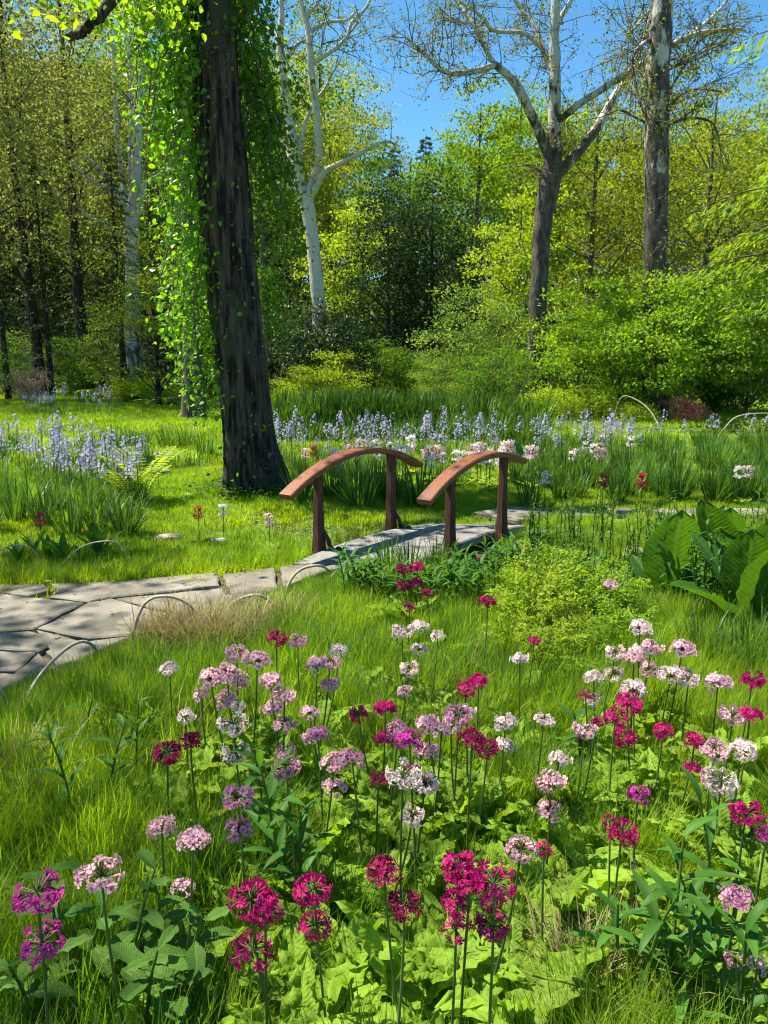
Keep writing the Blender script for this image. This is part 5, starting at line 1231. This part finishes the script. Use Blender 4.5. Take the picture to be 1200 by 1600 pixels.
# shaggy verge along the far side of the path
vp = []; jp = []
for q in range(420):
    u_ = rng.uniform(-250, 480); v_ = np.interp(u_, [-700, 0, 200, 340, 480], [930, 921, 913, 903, 886])-abs(rng.normal(0, 16))-2; g = gp(u_, v_); vp.append((g[0], g[1], hz(*g[:2])))
for q_ in flags_px[:11]:
    for (u1, v1), (u2, v2) in zip(q_, q_[1:]+q_[:1]):
        if min(u1, u2) < -20 or rng.random() < .45: continue
        for t_ in rng.random(2): g = gp(u1+(u2-u1)*t_, v1+(v2-v1)*t_); jp.append((g[0], g[1], .0))
for q_ in range(260):
    g = gp(rng.uniform(815, 1260), rng.uniform(813, 828)); vp.append((g[0], g[1], hz(*g[:2])))
vp = np.array(vp); jp = np.array(jp)
scatter('joint_grass', jp, rng.random(len(jp))*6.28, rng.uniform(.18, .42, len(jp)), [tuft(s, 26, .07, (.10, .24), .007, M['lawn'], .6, .9) for s in (35, 36)], 'small grass and moss tufts growing in the joints of the flagstones', 'grass', [M['lawn']])
b = B(); n_ = 900; y_ = rng.uniform(3.2, 13, n_); x_ = rng.uniform(-1, .55, n_)*(.52*y_+.5); z_ = height(x_, y_)+.012; z_[inpoly(x_, y_, path_poly)] = .062
okf = ~inpoly(x_, y_, bridge_poly) & ((y_ > 5.4) | inpoly(x_, y_, path_poly)); P_ = np.stack((x_, y_, z_), -1)[okf]
leaves(b, P_, np.c_[rng.normal(size=(len(P_), 2)), np.full(len(P_), .1)], np.c_[rng.normal(0, .35, (len(P_), 2)), np.ones(len(P_))], rng.uniform(.02, .05, len(P_)), rng.uniform(.01, .03, len(P_)), 0, rng, .1)
solo('fallen_leaves', b.mesh('fallen_leaves', [M['litter']]), 'scattered dry leaf litter on the flagstones and lawn', 'leaf litter', None, kind='stuff')
scatter('verge_grass', vp, rng.random(len(vp))*6.28, rng.uniform(.35, .75, len(vp)), [tuft(s, 34, .06, (.14, .30), .005, M['lawn'], .35, .9) for s in (31, 32)], 'shaggy bright grass verge along the far side of the flagstones', 'grass', [M['lawn']])

pr = [(o.location.x, o.location.y, o['label'].split(' candelabra')[0], o['label'].split(' with ')[1].split(',')[0]) for o in COL.objects if o.name.startswith('candelabra_primula') and o.type == 'EMPTY']
for o in list(COL.objects):
    if o.parent is None and o.name.split('.')[0] in LBL and o.location.y < 4:
        q = min(pr, key=lambda t: (t[0]-o.location.x)**2+(t[1]-o.location.y)**2)
        what = {'primula_rosette': 'flowerless lime leaf rosette', 'lance_leaved_plant': 'upright lance-leaved stem', 'broad_leaved_herb': 'oval-leaved herb'}[o.name.split('.')[0]]
        o['label'] = f'{what} next to a {q[2]} primula with {q[3]}'; o['group'] = f'{what} next to {q[2]} primula, {q[3]}'
marks = [(0, 'the dark conifers'), (205, 'the multistem sycamore'), (340, 'the leaning trunk'), (490, 'the white sycamore'), (640, 'the dark evergreens'), (742, 'the tall lime tree'), (850, 'the forked sycamore'), (1025, 'the plated sycamore'), (1220, 'the larch')]
for o in list(COL.objects):
    nm_ = o.name.split('.')[0]
    if o.parent is None and (nm_ in ('far_tree', 'undergrowth_shrub') or (nm_ == 'iris_clump' and 'far bed' in o.get('group', ''))):
        u_ = float(proj(o.location.x, o.location.y)[0]); mk = min(marks, key=lambda t: abs(t[0]-u_))[1]
        if nm_ == 'iris_clump': o['label'] = f'dark strap-leaved clump in the shaded bed across the lawn, below {mk}'
        else: o['label'] = o['label'].replace(' on the slope', '').replace(' between the trunks of the wood', ' in the wood')+f', behind {mk}'
        o['group'] = o['group']+', '+mk
print('objects', len(bpy.data.objects), 'tris', sum(len(m.loops)-2*len(m.polygons) for m in bpy.data.meshes))
